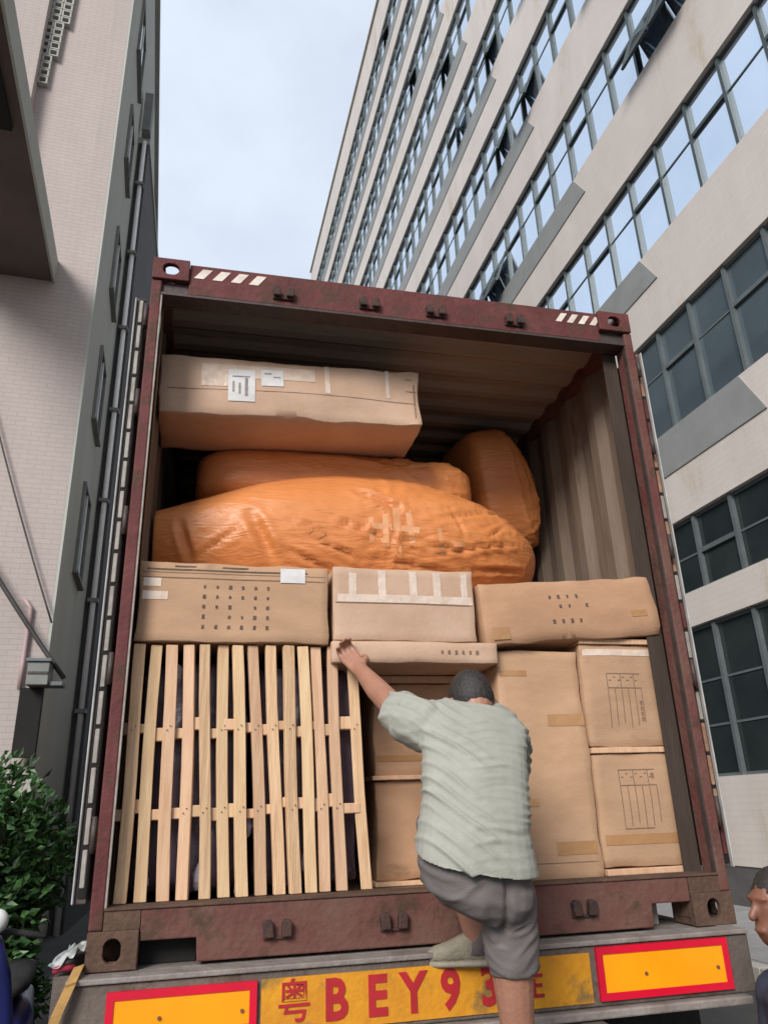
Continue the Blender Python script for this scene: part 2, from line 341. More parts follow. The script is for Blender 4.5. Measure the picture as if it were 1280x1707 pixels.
for si, (z0, z1, tr) in enumerate(storeys):
    gl = 'lo' if si < 2 else 'mid' if si == 2 else 'hi'; gm = {'lo': glass_lo, 'mid': glass_mid, 'hi': glass_hi}[gl]
    fm = frame_l if si == 2 or si < 2 else frame_m
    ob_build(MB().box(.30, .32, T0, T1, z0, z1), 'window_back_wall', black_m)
    for k, t in enumerate(TK):
        tc_ = t+PW/2
        zs = [.05]+[z-z0 for z in tr]+[z1-z0-.06]
        near = (si <= 4 and 1 <= k <= 14) or (si == 5 and 3 <= k <= 16) or (si == 6 and 6 <= k <= 16)
        if near and si < 2 and k < 2: near = False
        thick = (k % 2 == 0) and si != 0
        if near and nwin < 140:
            nwin += 1
            key = (si, thick)
            if key not in FR:
                FR[key] = frame_mesh(z1-z0, [z-z0 for z in tr], thick).mesh('window'); FR[key].materials.append(fm)
            wo = link('window', FR[key], ob, Vector((0, tc_, z0)))
            for j in range(len(zs)-1):
                is_open = (si, k) in open_sash and j == 0
                pk = (si, j, is_open)
                if pk not in PM:
                    if is_open:
                        H = zs[1]-zs[0]; hw = PW/2-.06
                        PM[pk] = MB().box(-.03, .03, -hw-.03, -hw+.03, -H, 0).box(-.03, .03, hw-.03, hw+.03, -H, 0).box(-.03, .03, -hw+.03, hw-.03, -H-.03, -H+.03).mesh('open_sash')
                        PM[pk].materials.append(frame_m); PM[pk, 'g'] = MB().box(-.008, .008, -hw+.028, hw-.028, -H+.028, 0).mesh('sash_glass'); PM[pk, 'g'].materials.append(gm)
                    else:
                        PM[pk] = pane_mesh(zs[j], zs[j+1]).mesh('pane'); PM[pk].materials.append(gm)
                if is_open:
                    ck = (si, j, False)
                    if ck not in PM: PM[ck] = pane_mesh(zs[j], zs[j+1]).mesh('pane'); PM[ck].materials.append(gm)
                    link('pane', PM[ck], wo)
                p = link('open_sash' if is_open else 'pane', PM[pk], wo, Vector((.06, 0, zs[1])) if is_open else None)
                if is_open: p.rotation_euler.y = R(20); g_ = link('sash_glass', PM[pk, 'g'], wo, Vector((.06, 0, zs[1]))); g_.rotation_euler.y = R(20)
                elif si >= 2: p.rotation_euler.z = R(random.uniform(-.5, .5))
        else:
            fb = frame_mesh(z1-z0, [z-z0 for z in tr], thick)
            for v in fb.v: v += Vector((0, tc_, z0))
            frames_rest[si > 2].add(fb.v, fb.f)
            for j in range(len(zs)-1):
                pb = pane_mesh(zs[j], zs[j+1]); an = R(random.uniform(-.6, .6))
                if (si, k) in open_sash and j == 0:
                    H = zs[1]-zs[0]; hw = PW/2-.05; a = R(20)
                    ob_q = [Vector((.06-math.sin(a)*hh+dx, y, zs[1]-math.cos(a)*hh)) for dx in (-.02, .02) for hh, y in ((0, -hw), (0, hw), (H, hw), (H, -hw))]
                    for v in ob_q: v += Vector((0, tc_, z0))
                    frames_rest[True].hexa(ob_q)
                for v in pb.v: v += Vector((v.y*an, tc_, z0))
                panes_rest[gl].add(pb.v, pb.f)
stuff(ob_build(frames_rest[False], 'distant_window_frames', frame_l)); stuff(ob_build(frames_rest[True], 'distant_window_frames', frame_m))
for k_, m_ in (('lo', glass_lo), ('mid', glass_mid), ('hi', glass_hi)): stuff(ob_build(panes_rest[k_], 'distant_panes', m_))
# parapet coping
ob_build(MB().box(-.12, .6, T0, T1+.6, 43.9, 44.1), 'coping', kerb_m)

# pavement in front of the block: slabs, kerb
pave = structure(MB().box(4.72, 8.2, -12, 45, GZ, GZ+.14).build('pavement', pave_m))
slab = None
for i in range(4):
    for j in range(24):
        if slab is None:
            slab = MB().box(-.40, .40, -.40, .40, 0, .012).mesh('paving_slab', bevel=.004, seg=1); slab.materials.append(pave_m)
        link('paving_slab', slab, pave, Vector((5.2+.815*i, 1.0+.815*j, GZ+.14)))
kerbme = None
for j in range(40):
    if kerbme is None:
        kerbme = MB().box(-.08, .08, -.495, .495, 0, .15).mesh('kerb_stone', bevel=.012); kerbme.materials.append(kerb_m)
    link('kerb_stone', kerbme, pave, Vector((4.64, -6+j*1.0, GZ)))

# ------------------------------------------------------------------ left factory building (beige front, grey flank)
LA = R(3.0)
LS = .8
CORN = Vector((CAM.x-2.5*LS, CAM.y+12.97*LS, CAM.z))
fb_ = thing('factory_building', 'tall beige plaster building with grey flank rising left of the container', 'building', CORN); fb_.rotation_euler.z = LA; fb_.scale = (LS, LS, LS)
def fb_build(mb, name, m, parent=fb_, **k):
    me = mb.mesh(name, **k); me.materials.append(m); return link(name, me, parent)
BZ = (GZ-CAM.z)/LS
fb_build(MB().box(-14, -.35, 0, .35, BZ, 25.6), 'front_wall', beige_w)
fb_build(MB().box(-.35, 0, 0, .75, BZ, 25.6), 'corner_pier', beige_w)
# grey flank with window openings
wins = [(3.0, 19.0, 1.5, 1.9), (3.0, 15.4, 1.2, 1.7), (3.2, 11.6, 1.2, 1.7), (2.9, 8.0, 1.2, 1.7), (2.9, 4.6, 1.2, 1.8), (6.6, 19.0, 1.3, 1.8), (6.6, 15.4, 1.3, 1.8), (6.6, 11.6, 1.3, 1.8)]
fb_build(MB().box(-.35, -.02, .75, 30, BZ, 25.3), 'flank_wall', grey_w)
fb_build(MB().box(-.02, .05, .003, .95, BZ, 25.4), 'flank_pilaster', grey_w)
for (t, z, wd, h) in wins:
    wf = fb_build(MB().box(-.02, .05, t-wd/2-.06, t-wd/2, z-.06, z+h+.06).box(-.02, .05, t+wd/2, t+wd/2+.06, z-.06, z+h+.06).box(-.02, .05, t-wd/2, t+wd/2, z+h, z+h+.06).box(-.02, .09, t-wd/2-.1, t+wd/2+.1, z-.1, z-.06), 'window', box_grey)
    fb_build(MB().box(-.015, .01, t-wd/2, t+wd/2, z-.06, z+h), 'pane', glass_lo, wf)
    fb_build(MB().box(.01, .035, t-.03, t+.03, z-.06, z+h), 'frame', white_m, wf)
# coping and front wing slab
fb_build(MB().box(-14, .12, -.12, 30, 25.6, 25.85), 'coping', grey_w)
fb_build(MB().box(-14, -.36, .36, 29.9, BZ, 25.0), 'inner_block', dark_w)
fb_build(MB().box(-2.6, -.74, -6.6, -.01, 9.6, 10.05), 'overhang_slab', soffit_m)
fb_build(MB().box(-.74, -.70, -6.6, -.01, 9.58, 10.1), 'slab_edge', grey_w)
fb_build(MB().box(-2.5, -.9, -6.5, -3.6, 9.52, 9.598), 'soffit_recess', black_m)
fb_build(MB().box(-9, -1.62, -.32, -.005, 10.05, 25), 'wing_wall', beige_w)
# breeze-block screen in the re-entrant corner: open blocks stacked to a point
bb = None; rows = 0
for i in range(17):
    z = 14.6+i*.21; nb = 1 if i < 4 else 2 if i < 9 else 3
    for j in range(nb):
        if bb is None:
            o_ = [(-.095, -.095), (.095, -.095), (.095, .095), (-.095, .095)]; h_ = [(a*.68, b*.68) for a, b in o_]
            bb = MB().ringplate(o_, h_, 'y', 0, .12).mesh('breeze_block'); bb.materials.append(block_m)
        link('breeze_block', bb, fb_, Vector((-1.52+(j-(nb-1)/2)*.205+.012*i*.3, -.125, z)))
# scored joint lines / movement joint on the beige front
for x in (-4.2, -7.6): fb_build(MB().box(x-.012, x+.012, -.006, .0, BZ, 9.5), 'movement_joint', grey_w)

# service bits at the foot of the corner
def L2W(p): return CORN + Matrix.Rotation(LA, 3, 'Z') @ (Vector(p)*LS)
ub = thing('utility_box', 'grey metal utility box with dark opening below on the building corner', 'utility box', L2W((.0, -.35, 1.7)))
b0 = L2W((0, -.3, 1.75))
MB().box(b0.x-.11, b0.x+.14, b0.y-.2, b0.y+.1, b0.z+.12, b0.z+.40).build('box_body', box_grey, ub, bevel=.012)
MB().box(b0.x-.13, b0.x+.16, b0.y-.23, b0.y+.12, b0.z+.40, b0.z+.44).build('box_lid', frame_l, ub, bevel=.006)
MB().box(b0.x-.10, b0.x+.13, b0.y-.212, b0.y-.202, b0.z+.25, b0.z+.28).build('louvre', dark_metal, ub)
MB().box(b0.x-.2, b0.x+.06, b0.y+.0, b0.y+.1, b0.z-.7, b0.z+.115).build('dark_door', black_m, ub)
MB().box(b0.x+.145, b0.x+.30, b0.y-.15, b0.y+.1, b0.z+.12, b0.z+.17).build('bracket', frame_l, ub, bevel=.006)
pp = [L2W((-.30, -.06, z)) for z in (1.9, 2.3, 3.2)] + [L2W((-.42, -.06, 3.35))]
single(MB().tube(pp, .03, 10), 'pink_pipe', pink_pipe, 'short pinkish pipe climbing the beige wall beside utility box', 'pipe', pp[0], smooth=True)
def sagcable(name, p, q, sag, rad, label):
    pts = []
    for i in range(15):
        s = i/14; v = p.lerp(q, s); v.z -= sag*4*s*(1-s); pts.append(v)
    single(MB().tube(pts, rad, 6), name, cable_m, label, 'cable', p, smooth=True)
sagcable('cable', L2W((-2.6, -.25, 6.4)), L2W((.35, -.25, 2.05)), .12, .034, 'thick black cable running down to the utility box')
sagcable('cable', L2W((-1.9, -.12, 8.3)), L2W((.05, -.12, 2.95)), .1, .013, 'thin dark cable crossing the beige wall above thick cable')

# dark annex with the white downpipe behind the container
AN = CAM+Vector((-2.5, 18.25, 0))*LS
an = thing('dark_annex', 'narrow dark clad annex standing behind the grey flank wall', 'building', (AN.x, AN.y, GZ))
MB().box(AN.x-1.6, AN.x, AN.y, AN.y+22, GZ, CAM.z+18.9*LS).build('wall', dark_w, an)
MB().box(AN.x-1.65, AN.x+.03, AN.y-.04, AN.y+22.1, CAM.z+18.9*LS, CAM.z+19.1*LS).build('coping', grey_w, an)
MB().box(AN.x-.16, AN.x+.03, AN.y-.3, AN.y+.0, CAM.z+19.11*LS, CAM.z+20.6*LS).build('vent_box', box_grey, an)
dp = thing('downpipe', 'long white downpipe on the near corner of dark annex', 'pipe', (AN.x-.09, AN.y-.09, GZ))
MB().tube([(AN.x-.09, AN.y-.09, GZ), (AN.x-.09, AN.y-.09, CAM.z+18.9*LS)], .05, 12).build('pipe', pipe_m, dp, smooth=True)
for z in range(0, 15, 2): MB().box(AN.x-.18, AN.x, AN.y-.18, AN.y-.02, z+.2, z+.27).build('pipe_clip', box_grey, dp)

# ------------------------------------------------------------------ bush
bs = thing('bush', 'dense dark green leafy bush beside the trailer at lower left', 'bush', (CAM.x-2.1, CAM.y+7.4, GZ))
mbl = MB(); rng = random.Random(3)
blobs = [(-2.0, 7.0, 1.45, .85), (-1.62, 7.6, 1.2, .62), (-2.3, 7.2, 1.75, .6), (-1.85, 6.8, .8, .7), (-2.5, 7.6, 1.35, .8), (-3.0, 7.4, 1.2, .9), (-1.62, 7.3, .35, .55), (-2.2, 6.6, .4, .75), (-3.3, 6.8, .5, .9), (-2.7, 6.5, .9, .8), (-1.8, 8.2, 1.2, .55)]
for i in range(26000):
    bx, by, bz, br = rng.choice(blobs)
    d = Vector((rng.gauss(0, 1), rng.gauss(0, 1), rng.gauss(0, 1))).normalized(); rr = br*(rng.random()**.25)
    c = Vector((CAM.x+bx, CAM.y+by, GZ+bz+.15))+d*rr
    k = noise.noise(c*2.2); c += d*k*.22
    if c.z < GZ+.05: continue
    ln = rng.uniform(.05, .115); a = (d+Vector((rng.gauss(0, .6), rng.gauss(0, .6), rng.gauss(0, .6)+.1))).normalized()
    sd_ = a.cross(Vector((rng.gauss(0, 1), rng.gauss(0, 1), rng.gauss(0, 1)))).normalized()*ln*.30; nn = a.cross(sd_).normalized()*ln*.12
    mbl.add([c, c+a*ln*.45+sd_+nn, c+a*ln, c+a*ln*.45-sd_+nn], [(0, 1, 2, 3)])
stuff(mbl.build('foliage', leaf_m, bs))
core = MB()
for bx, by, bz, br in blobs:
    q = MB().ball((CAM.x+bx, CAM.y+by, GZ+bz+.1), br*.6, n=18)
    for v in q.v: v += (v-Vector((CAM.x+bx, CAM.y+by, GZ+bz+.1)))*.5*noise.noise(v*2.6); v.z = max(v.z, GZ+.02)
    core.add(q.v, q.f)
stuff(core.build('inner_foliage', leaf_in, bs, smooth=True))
st = MB()
for i in range(14):
    bx, by, bz, br = blobs[i % len(blobs)]
    st.tube([(CAM.x-2.3+rng.gauss(0, .25), CAM.y+7.2+rng.gauss(0, .2), GZ), (CAM.x+bx+rng.gauss(0, .1), CAM.y+by, GZ+bz*.5), (CAM.x+bx+rng.gauss(0, .3), CAM.y+by+rng.gauss(0, .2), GZ+bz+.3)], [.02, .015, .006], 6)
st.build('stem', bark_m, bs)

# ================================================================== TRAILER
BY = -.105                       # front plane of the rear beam
tr = thing('semi_trailer', 'dirty grey trailer tail with red and orange reflector plates', 'trailer', (-.04, 0, GZ))
xl, xr = -1.275, 1.205
MB().box(xl, xr, BY+.012, -.0, -.215, -.022).build('rear_beam', beam_m, tr, bevel=.006)
MB().box(xl+.002, xr-.0, BY-.0, -.002, -.02, -.003).box(xl+.062, xr-.062, -.002, .25, -.02, -.003).build('deck_plate', beam_top, tr, bevel=.004)
MB().box(xl+.02, xr-.05, BY-.03, BY+.05, -.245, -.217).build('bottom_flange', beam_top, tr, bevel=.006)
for xa, xb in ((-.45, -.33), (.33, .45)): MB().box(xa, xb, .3, 11.8, -.35, -.024).build('chassis_rail', beam_m, tr)
for i in range(5): MB().box(xl, xr, .9+2.4*i, 1.02+2.4*i, -.14, -.022).build('crossmember', beam_m, tr)
MB().box(xl-.05, xl+.06, .0, 11.8, -.16, -.004).build('side_rail', beam_m, tr); MB().box(xr-.06, xr, .0, 11.8, -.16, -.022).build('side_rail', beam_m, tr)
for s in (-1, 1):
    MB().box(s*.86-.32, s*.86+.32, .28, .31, -1.0, -.25).build('mud_flap', rubber_m, tr)
for yy in (1.2, 2.5):
    for s in (-1, 1):
        wh = MB(); c = Vector((s*.95-.03, yy, GZ+.5))
        n = 32; prof = [(-.14, .30), (-.15, .46), (-.12, .5), (.12, .5), (.15, .46), (.14, .30)]
        vs = []; fs = []
        for a, r_ in prof:
            for k in range(n): q = 2*math.pi*k/n; vs.append(c+Vector((a, r_*math.cos(q), r_*math.sin(q))))
        for i in range(len(prof)-1):
            for k in range(n): fs.append((i*n+k, i*n+(k+1) % n, (i+1)*n+(k+1) % n, (i+1)*n+k))
        wh.add(vs, fs); w_ = wh.build('wheel', rubber_m, tr, smooth=True)
        MB().tube([c-Vector((.1, 0, 0)), c+Vector((.1, 0, 0))], .3, 24).build('rim', beam_top, w_)
    MB().tube([(-.9, yy, GZ+.5), (.9, yy, GZ+.5)], .06, 12).build('axle', dark_metal, tr)
# underride guard: the man's lower foot stands on it
MB().box(-1.1, 1.05, -.42, -.28, -.80, -.66).build('underride_guard', beam_m, tr, bevel=.01)
for s in (-.6, .5): MB().box(s-.04, s+.04, -.279, -.2, -.95, -.3).box(s-.04, s+.04, -.2, .35, -.34, -.25).build('guard_arm', beam_m, tr)
# reflector plates
for (pl, pr, zt, zb) in ((at(178, 1664, 'y', BY).x, at(429, 1640, 'y', BY).x, -.043, -.185), (at(994, 1600, 'y', BY).x, at(1215, 1600, 'y', BY).x, -.026, -.196)):
    bd = .024
    rp_ = MB().ringplate([(pl, zb), (pr, zb), (pr, zt), (pl, zt)], [(pl+bd, zb+bd), (pr-bd, zb+bd), (pr-bd, zt-bd), (pl+bd, zt-bd)], 'y', BY-.004, BY+.014).build('reflector_border', red_r, tr)
    fl = MB().box(pl+bd, pr-bd, BY, BY+.0135, zb+bd, zt-bd).build('reflector_panel', orange_r, rp_)
    for q in (.35, .9): MB().tube([(pl+(pr-pl)*q, BY-.006, (zt+zb)/2-.01), (pl+(pr-pl)*q, BY+.002, (zt+zb)/2-.01)], .006, 8).build('rivet', rust, rp_)
yx0, yx1 = at(436, 1650, 'y', BY).x, at(988, 1640, 'y', BY).x
MB().box(yx0, yx1, BY+.006, BY+.0135, -.20, -.042).build('number_panel', yellow_p, tr)
def text_mesh(ch, size, extr=.0015, off=.012):
    cu = bpy.data.curves.new('letter', 'FONT'); cu.body = ch; cu.size = size; cu.extrude = extr; cu.offset = off*size; cu.align_x = 'CENTER'; cu.resolution_u = 3
    o = bpy.data.objects.new('raw', cu); COL.objects.link(o); dg = bpy.context.evaluated_depsgraph_get(); dg.update()
    me = bpy.data.meshes.new_from_object(o.evaluated_get(dg)); bpy.data.objects.remove(o); return me
for ch, px in zip('\u7ca4BEY93\u6302', (491, 560, 629, 690, 752, 818, 884)):
    me = text_mesh(ch, .165 if ord(ch) < 256 else .135, 0.0015, .034 if ord(ch) < 256 else .004); me.materials.clear(); me.materials.append(red_p)
    o = link('letter', me, tr, Vector((at(px, 1655, 'y', BY).x, BY+.004, -.172))-tr.location); o.rotation_euler = (R(90), 0, 0); o.scale = (.86, 1, 1)
    if ord(ch) > 256: o.location.z += .012

# left flank clutter: plastic sheet, strap
pb = MB(); n = 34; c = Vector((-1.28, .2, 0))
vs = []; fs = []
for i in range(n+1):
    for k in range(n+1):
        a, b = i/n, k/n
        x = -1.345+.11*a+.012*noise.noise(Vector((a*3, b*5, 1))); y = -.03+.5*b+.02*noise.noise(Vector((a*4, b*4, 7)))
        h = .010+.075*(a**1.2)*(.75+.25*math.sin(b*6))*(1-.5*b)+.022*noise.noise(Vector((a*4, b*5, 3)))+.02*(1-abs(noise.noise(Vector((a*2.5+b, b*3-a, 5)))))**4
        vs.append(Vector((x, y, max(h, .002))))
for i in range(n):
    for k in range(n): q = i*(n+1)+k; fs.append((q, q+1, q+n+2, q+n+1))
pb.add(vs, fs)
ps = thing('plastic_sheet', 'crumpled cloudy plastic sheet with red ribbon beside the container foot', 'plastic sheet', c)
pb.build('sheet', plastic_w, ps, smooth=True)
MB().tube([(-1.325, .0, .012), (-1.30, -.01, .022), (-1.262, .0, .018)], .011, 8).build('ribbon', red_c, ps, smooth=True)
sp = MB(); pts = [at(132, 1612, 'y', -.02), at(118, 1642, 'y', -.125), at(96, 1690, 'y', -.135), at(75, 1745, 'y', -.13)]
for i in range(3):
    a, b = pts[i], pts[i+1]; wv = Vector((.016, 0, .004)); tv = Vector((0, .004, .003))
    sp.hexa([a-wv-tv, a+wv-tv, a+wv+tv, a-wv+tv, b-wv-tv, b+wv-tv, b+wv+tv, b-wv+tv])
single(sp, 'webbing_strap', strap_m, 'ochre webbing strap hanging over the left end of trailer beam', 'strap', pts[0])

# ================================================================== CONTAINER
HT = 2.92
ct = thing('shipping_container', 'rusty maroon shipping container with its doors folded open', 'shipping container', (0, 0, 0))
def arc_hole(cx_, cz_, w_, h_, n=16):
    r_ = min(w_, h_)/2; pts = []
    for k in range(n):
        q = 2*math.pi*(k+.5)/n; x, z = math.cos(q), math.sin(q)
        pts.append((cx_+x*r_+(math.copysign(w_/2-r_, x) if w_ > h_ else 0), cz_+z*r_+(math.copysign(h_/2-r_, z) if h_ > w_ else 0)))
    return pts
def rect_pts(x0, x1, z0, z1, hole):
    cx_, cz_ = (x0+x1)/2, (z0+z1)/2; pts = []
    for (hx, hz) in hole:
        dx, dz = hx-cx_, hz-cz_; s = min((x1-x0)/2/max(1e-6, abs(dx)), (z1-z0)/2/max(1e-6, abs(dz))); pts.append((cx_+dx*s, cz_+dz*s))
    # snap nearest samples onto the four corners
    for X in (x0, x1):
        for Z in (z0, z1):
            i = min(range(len(pts)), key=lambda k: (pts[k][0]-X)**2+(pts[k][1]-Z)**2); pts[i] = (X, Z)
    return pts
def casting(sx, z0, m):
    """steel corner block with oval holes in its front, outer side, top and bottom"""
    x0, x1 = (-1.232, -1.066) if sx < 0 else (1.046, 1.228); y0, y1, z1 = -.012, .15, z0+.118; t = .026
    mb = MB()
    h = arc_hole((x0+x1)/2, (z0+z1)/2, .058 if z0 < 1 else .075, .075 if z0 < 1 else .062); mb.ringplate(rect_pts(x0, x1, z0, z1, h), h, 'y', y0, y0+t)
    for zz in (z0, z1-t):
        h = arc_hole((x0+x1)/2, (y0+y1)/2, .064, .10); mb.ringplate(rect_pts(x0+.001, x1-.001, y0+t, y1-t, h), h, 'z', zz+.001, zz+t-.001)
    xo = x0 if sx < 0 else x1-t; h = arc_hole((y0+y1)/2, (z0+z1)/2, .08, .056)
    mb.ringplate(rect_pts(y0+t, y1-t, z0+t, z1-t, h), h, 'x', xo, xo+t)
    xi = x1-t if sx < 0 else x0; mb.box(xi, xi+t, y0+t, y1-t, z0+t, z1-t)
    mb.box(x0, x1, y1-t, y1, z0, z1)
    return mb.build('corner_casting', m, ct, bevel=.003, seg=1)
for sx in (-1, 1):
    casting(sx, 0, rust_brown); casting(sx, HT-.118, maroon)
# posts
for sx in (-1, 1):
    xo, xi = sx*1.232, sx*1.186
    MB().box(min(xo, xi), max(xo, xi), 0, .10, .119, HT-.119).build('corner_post', maroon if sx < 0 else maroon_dusty, ct, bevel=.006)
    MB().box(sx*1.184-.004, sx*1.184+.004, .004, .03, .18, 2.73).build('post_edge_strip', gasket_m if sx < 0 else dark_metal, ct)
    MB().box(min(sx*1.10, sx*1.18), max(sx*1.10, sx*1.18), .10, .105, .18, 2.73).build('door_stop', stop_m, ct) if sx > 0 else None
# header
MB().extrude([(0, 2.735), (.012, HT-.004), (.12, HT-.004), (.12, 2.76), (.09, 2.735)], 'x', -1.065, 1.045).build('header', maroon, ct, bevel=.004)
MB().box(-1.186, 1.186, .0, .10, 2.722, 2.734).build('header_lip', dark_metal, ct)
for xa, xb in ((-1.19, -1.066), (1.047, 1.19)): MB().box(xa, xb, .02, .12, 2.735, HT-.12).build('header_gusset', dark_metal, ct)
for i in range(4):
    for sx in (-1, 1):
        x = (-1.045+.085*i) if sx < 0 else (.80+.065*i)
        w0 = .045 if sx < 0 else .034
        fr = lambda z: .0125*(z-2.735)/.181-.003
        za, zb = (2.835, 2.893) if sx < 0 else (2.832, 2.89)
        MB().hexa([(x, fr(za), za), (x+w0, fr(za), za), (x+w0+.04, fr(zb), zb), (x+.04, fr(zb), zb), (x, fr(za)+.003, za), (x+w0, fr(za)+.003, za), (x+w0+.04, fr(zb)+.003, zb), (x+.04, fr(zb)+.003, zb)]).build('hazard_stripe', white_hz, ct)
def keeper(x, z):
    mb = MB()
    for s in (-1, 1): mb.extrude([(x+s*.03-.017, z-.03), (x+s*.03+.017, z-.03), (x+s*.03+.017+s*.004, z+.014), (x+s*.03+.008, z+.024), (x+s*.03-.008, z+.024), (x+s*.03-.017+s*.004, z+.014)], 'y', -.032, .012)
    mb.box(x-.05, x+.05, -.012, .012, z-.038, z-.028)
    mb.build('cam_keeper', keeper_m, ct, bevel=.004)
for x in (-.623, -.202, .138, .56): keeper(x, 2.80)
for x in (-.60, -.18, .15, .573): keeper(x, .098)
# sill: beam with notches beside the castings
MB().extrude([(-1.064, .178), (-1.064, .082), (-.876, .082), (-.872, .008), (.868, .008), (.872, .09), (1.044, .09), (1.044, .178)], 'y', 0, .10).build('sill', maroon_dusty, ct, bevel=.005)
MB().box(-1.186, 1.186, -.006, .11, .1785, .188).build('sill_plate', rust_brown, ct, bevel=.003)
for xa, xb in ((-1.1845, -1.066), (1.046, 1.1845)): MB().box(xa, xb, .0, .10, .119, .1775).build('sill_end', rust_brown, ct)
MB().box(-1.064, -.876, .09, .1, .0, .08).build('notch_back', black_m, ct)
MB().box(.874, .96, .12, .14, .0, .085).build('twist_lock', beam_top, ct)
# floor, roof, walls
MB().box(-1.186, 1.186, .111, 12.0, .14, .172).build('floor', floor_m, ct)
MB().box(-1.18, 1.18, 11.95, 12.05, .1, HT-.05).build('front_wall', inner_m, ct)
def corrugate(L0, L1, pitch, depth):
    pts = []; s = L0
    while s < L1:
        pts += [(s, 0), (s+pitch*.28, 0), (s+pitch*.5, depth), (s+pitch*.78, depth)]; s += pitch
    pts.append((L1, 0)); return pts
for sx in (-1, 1):
    pr = corrugate(.12, 12.0, .29, .036); mb = MB(); xb = sx*1.182
    vs = [(xb+sx*d, y, z) for z in (.12, 2.80) for y, d in pr]+[(xb+sx*(d+.004), y, z) for z in (.12, 2.80) for y, d in pr]
    n = len(pr); mb.add(vs, [f for i in range(n-1) for f in ((i, i+1, n+i+1, n+i), (2*n+i+1, 2*n+i, 3*n+i, 3*n+i+1))])
    mb.build('side_wall', inner_m, ct)
    MB().box(min(sx*1.15, sx*1.226), max(sx*1.15, sx*1.226), .121, 12, 2.78, HT-.03).build('top_rail', maroon_dusty, ct)
pr = corrugate(.121, 12.0, .21, .022); n = len(pr)
vs = [(x, y, 2.822+d) for x in (-1.18, 1.18) for y, d in pr]+[(x, y, 2.826+d) for x in (-1.18, 1.18) for y, d in pr]
MB().add(vs, [f for i in range(n-1) for f in ((i, i+1, n+i+1, n+i), (2*n+i+1, 2*n+i, 3*n+i, 3*n+i+1))]).build('roof', roof_m, ct)
# open doors folded back along the flanks
for sx in (-1, 1):
    X = lambda a: sx*a
    def bx(mb, a, b, *r_): return mb.box(min(X(a), X(b)), max(X(a), X(b)), *r_)
    dr = bx(MB(), 1.252, 1.292, .05, 1.2, .20, 2.72).build('door', door_m, ct, bevel=.004)
    for i in range(18):
        z = .25+i*.137
        bx(MB(), 1.262, 1.279, .036, .049, z, z+.122).build('gasket_segment', gasket_m if sx < 0 else rng.choice([gasket_r, gasket_r, maroon, gasket_m]), dr, bevel=.003, seg=1)
    bx(MB(), 1.256, 1.283, .042, .0495, .22, 2.71).build('gasket_backing', black_m, dr)
    bx(MB(), 1.2925, 1.300, .034, .07, .2, 2.715).build('gasket_lip', lip_m, dr, bevel=.003, seg=1)
    for z in (.42, 1.0, 1.6, 2.15, 2.6):
        hg = bx(MB(), 1.232, 1.2555, .01, .05, z-.05, z+.05).build('hinge', rust, dr, bevel=.004)
        MB().tube([(X(1.245), .004, z-.06), (X(1.245), .004, z+.06)], .009, 10).build('hinge_pin', dark_metal, hg, smooth=True)

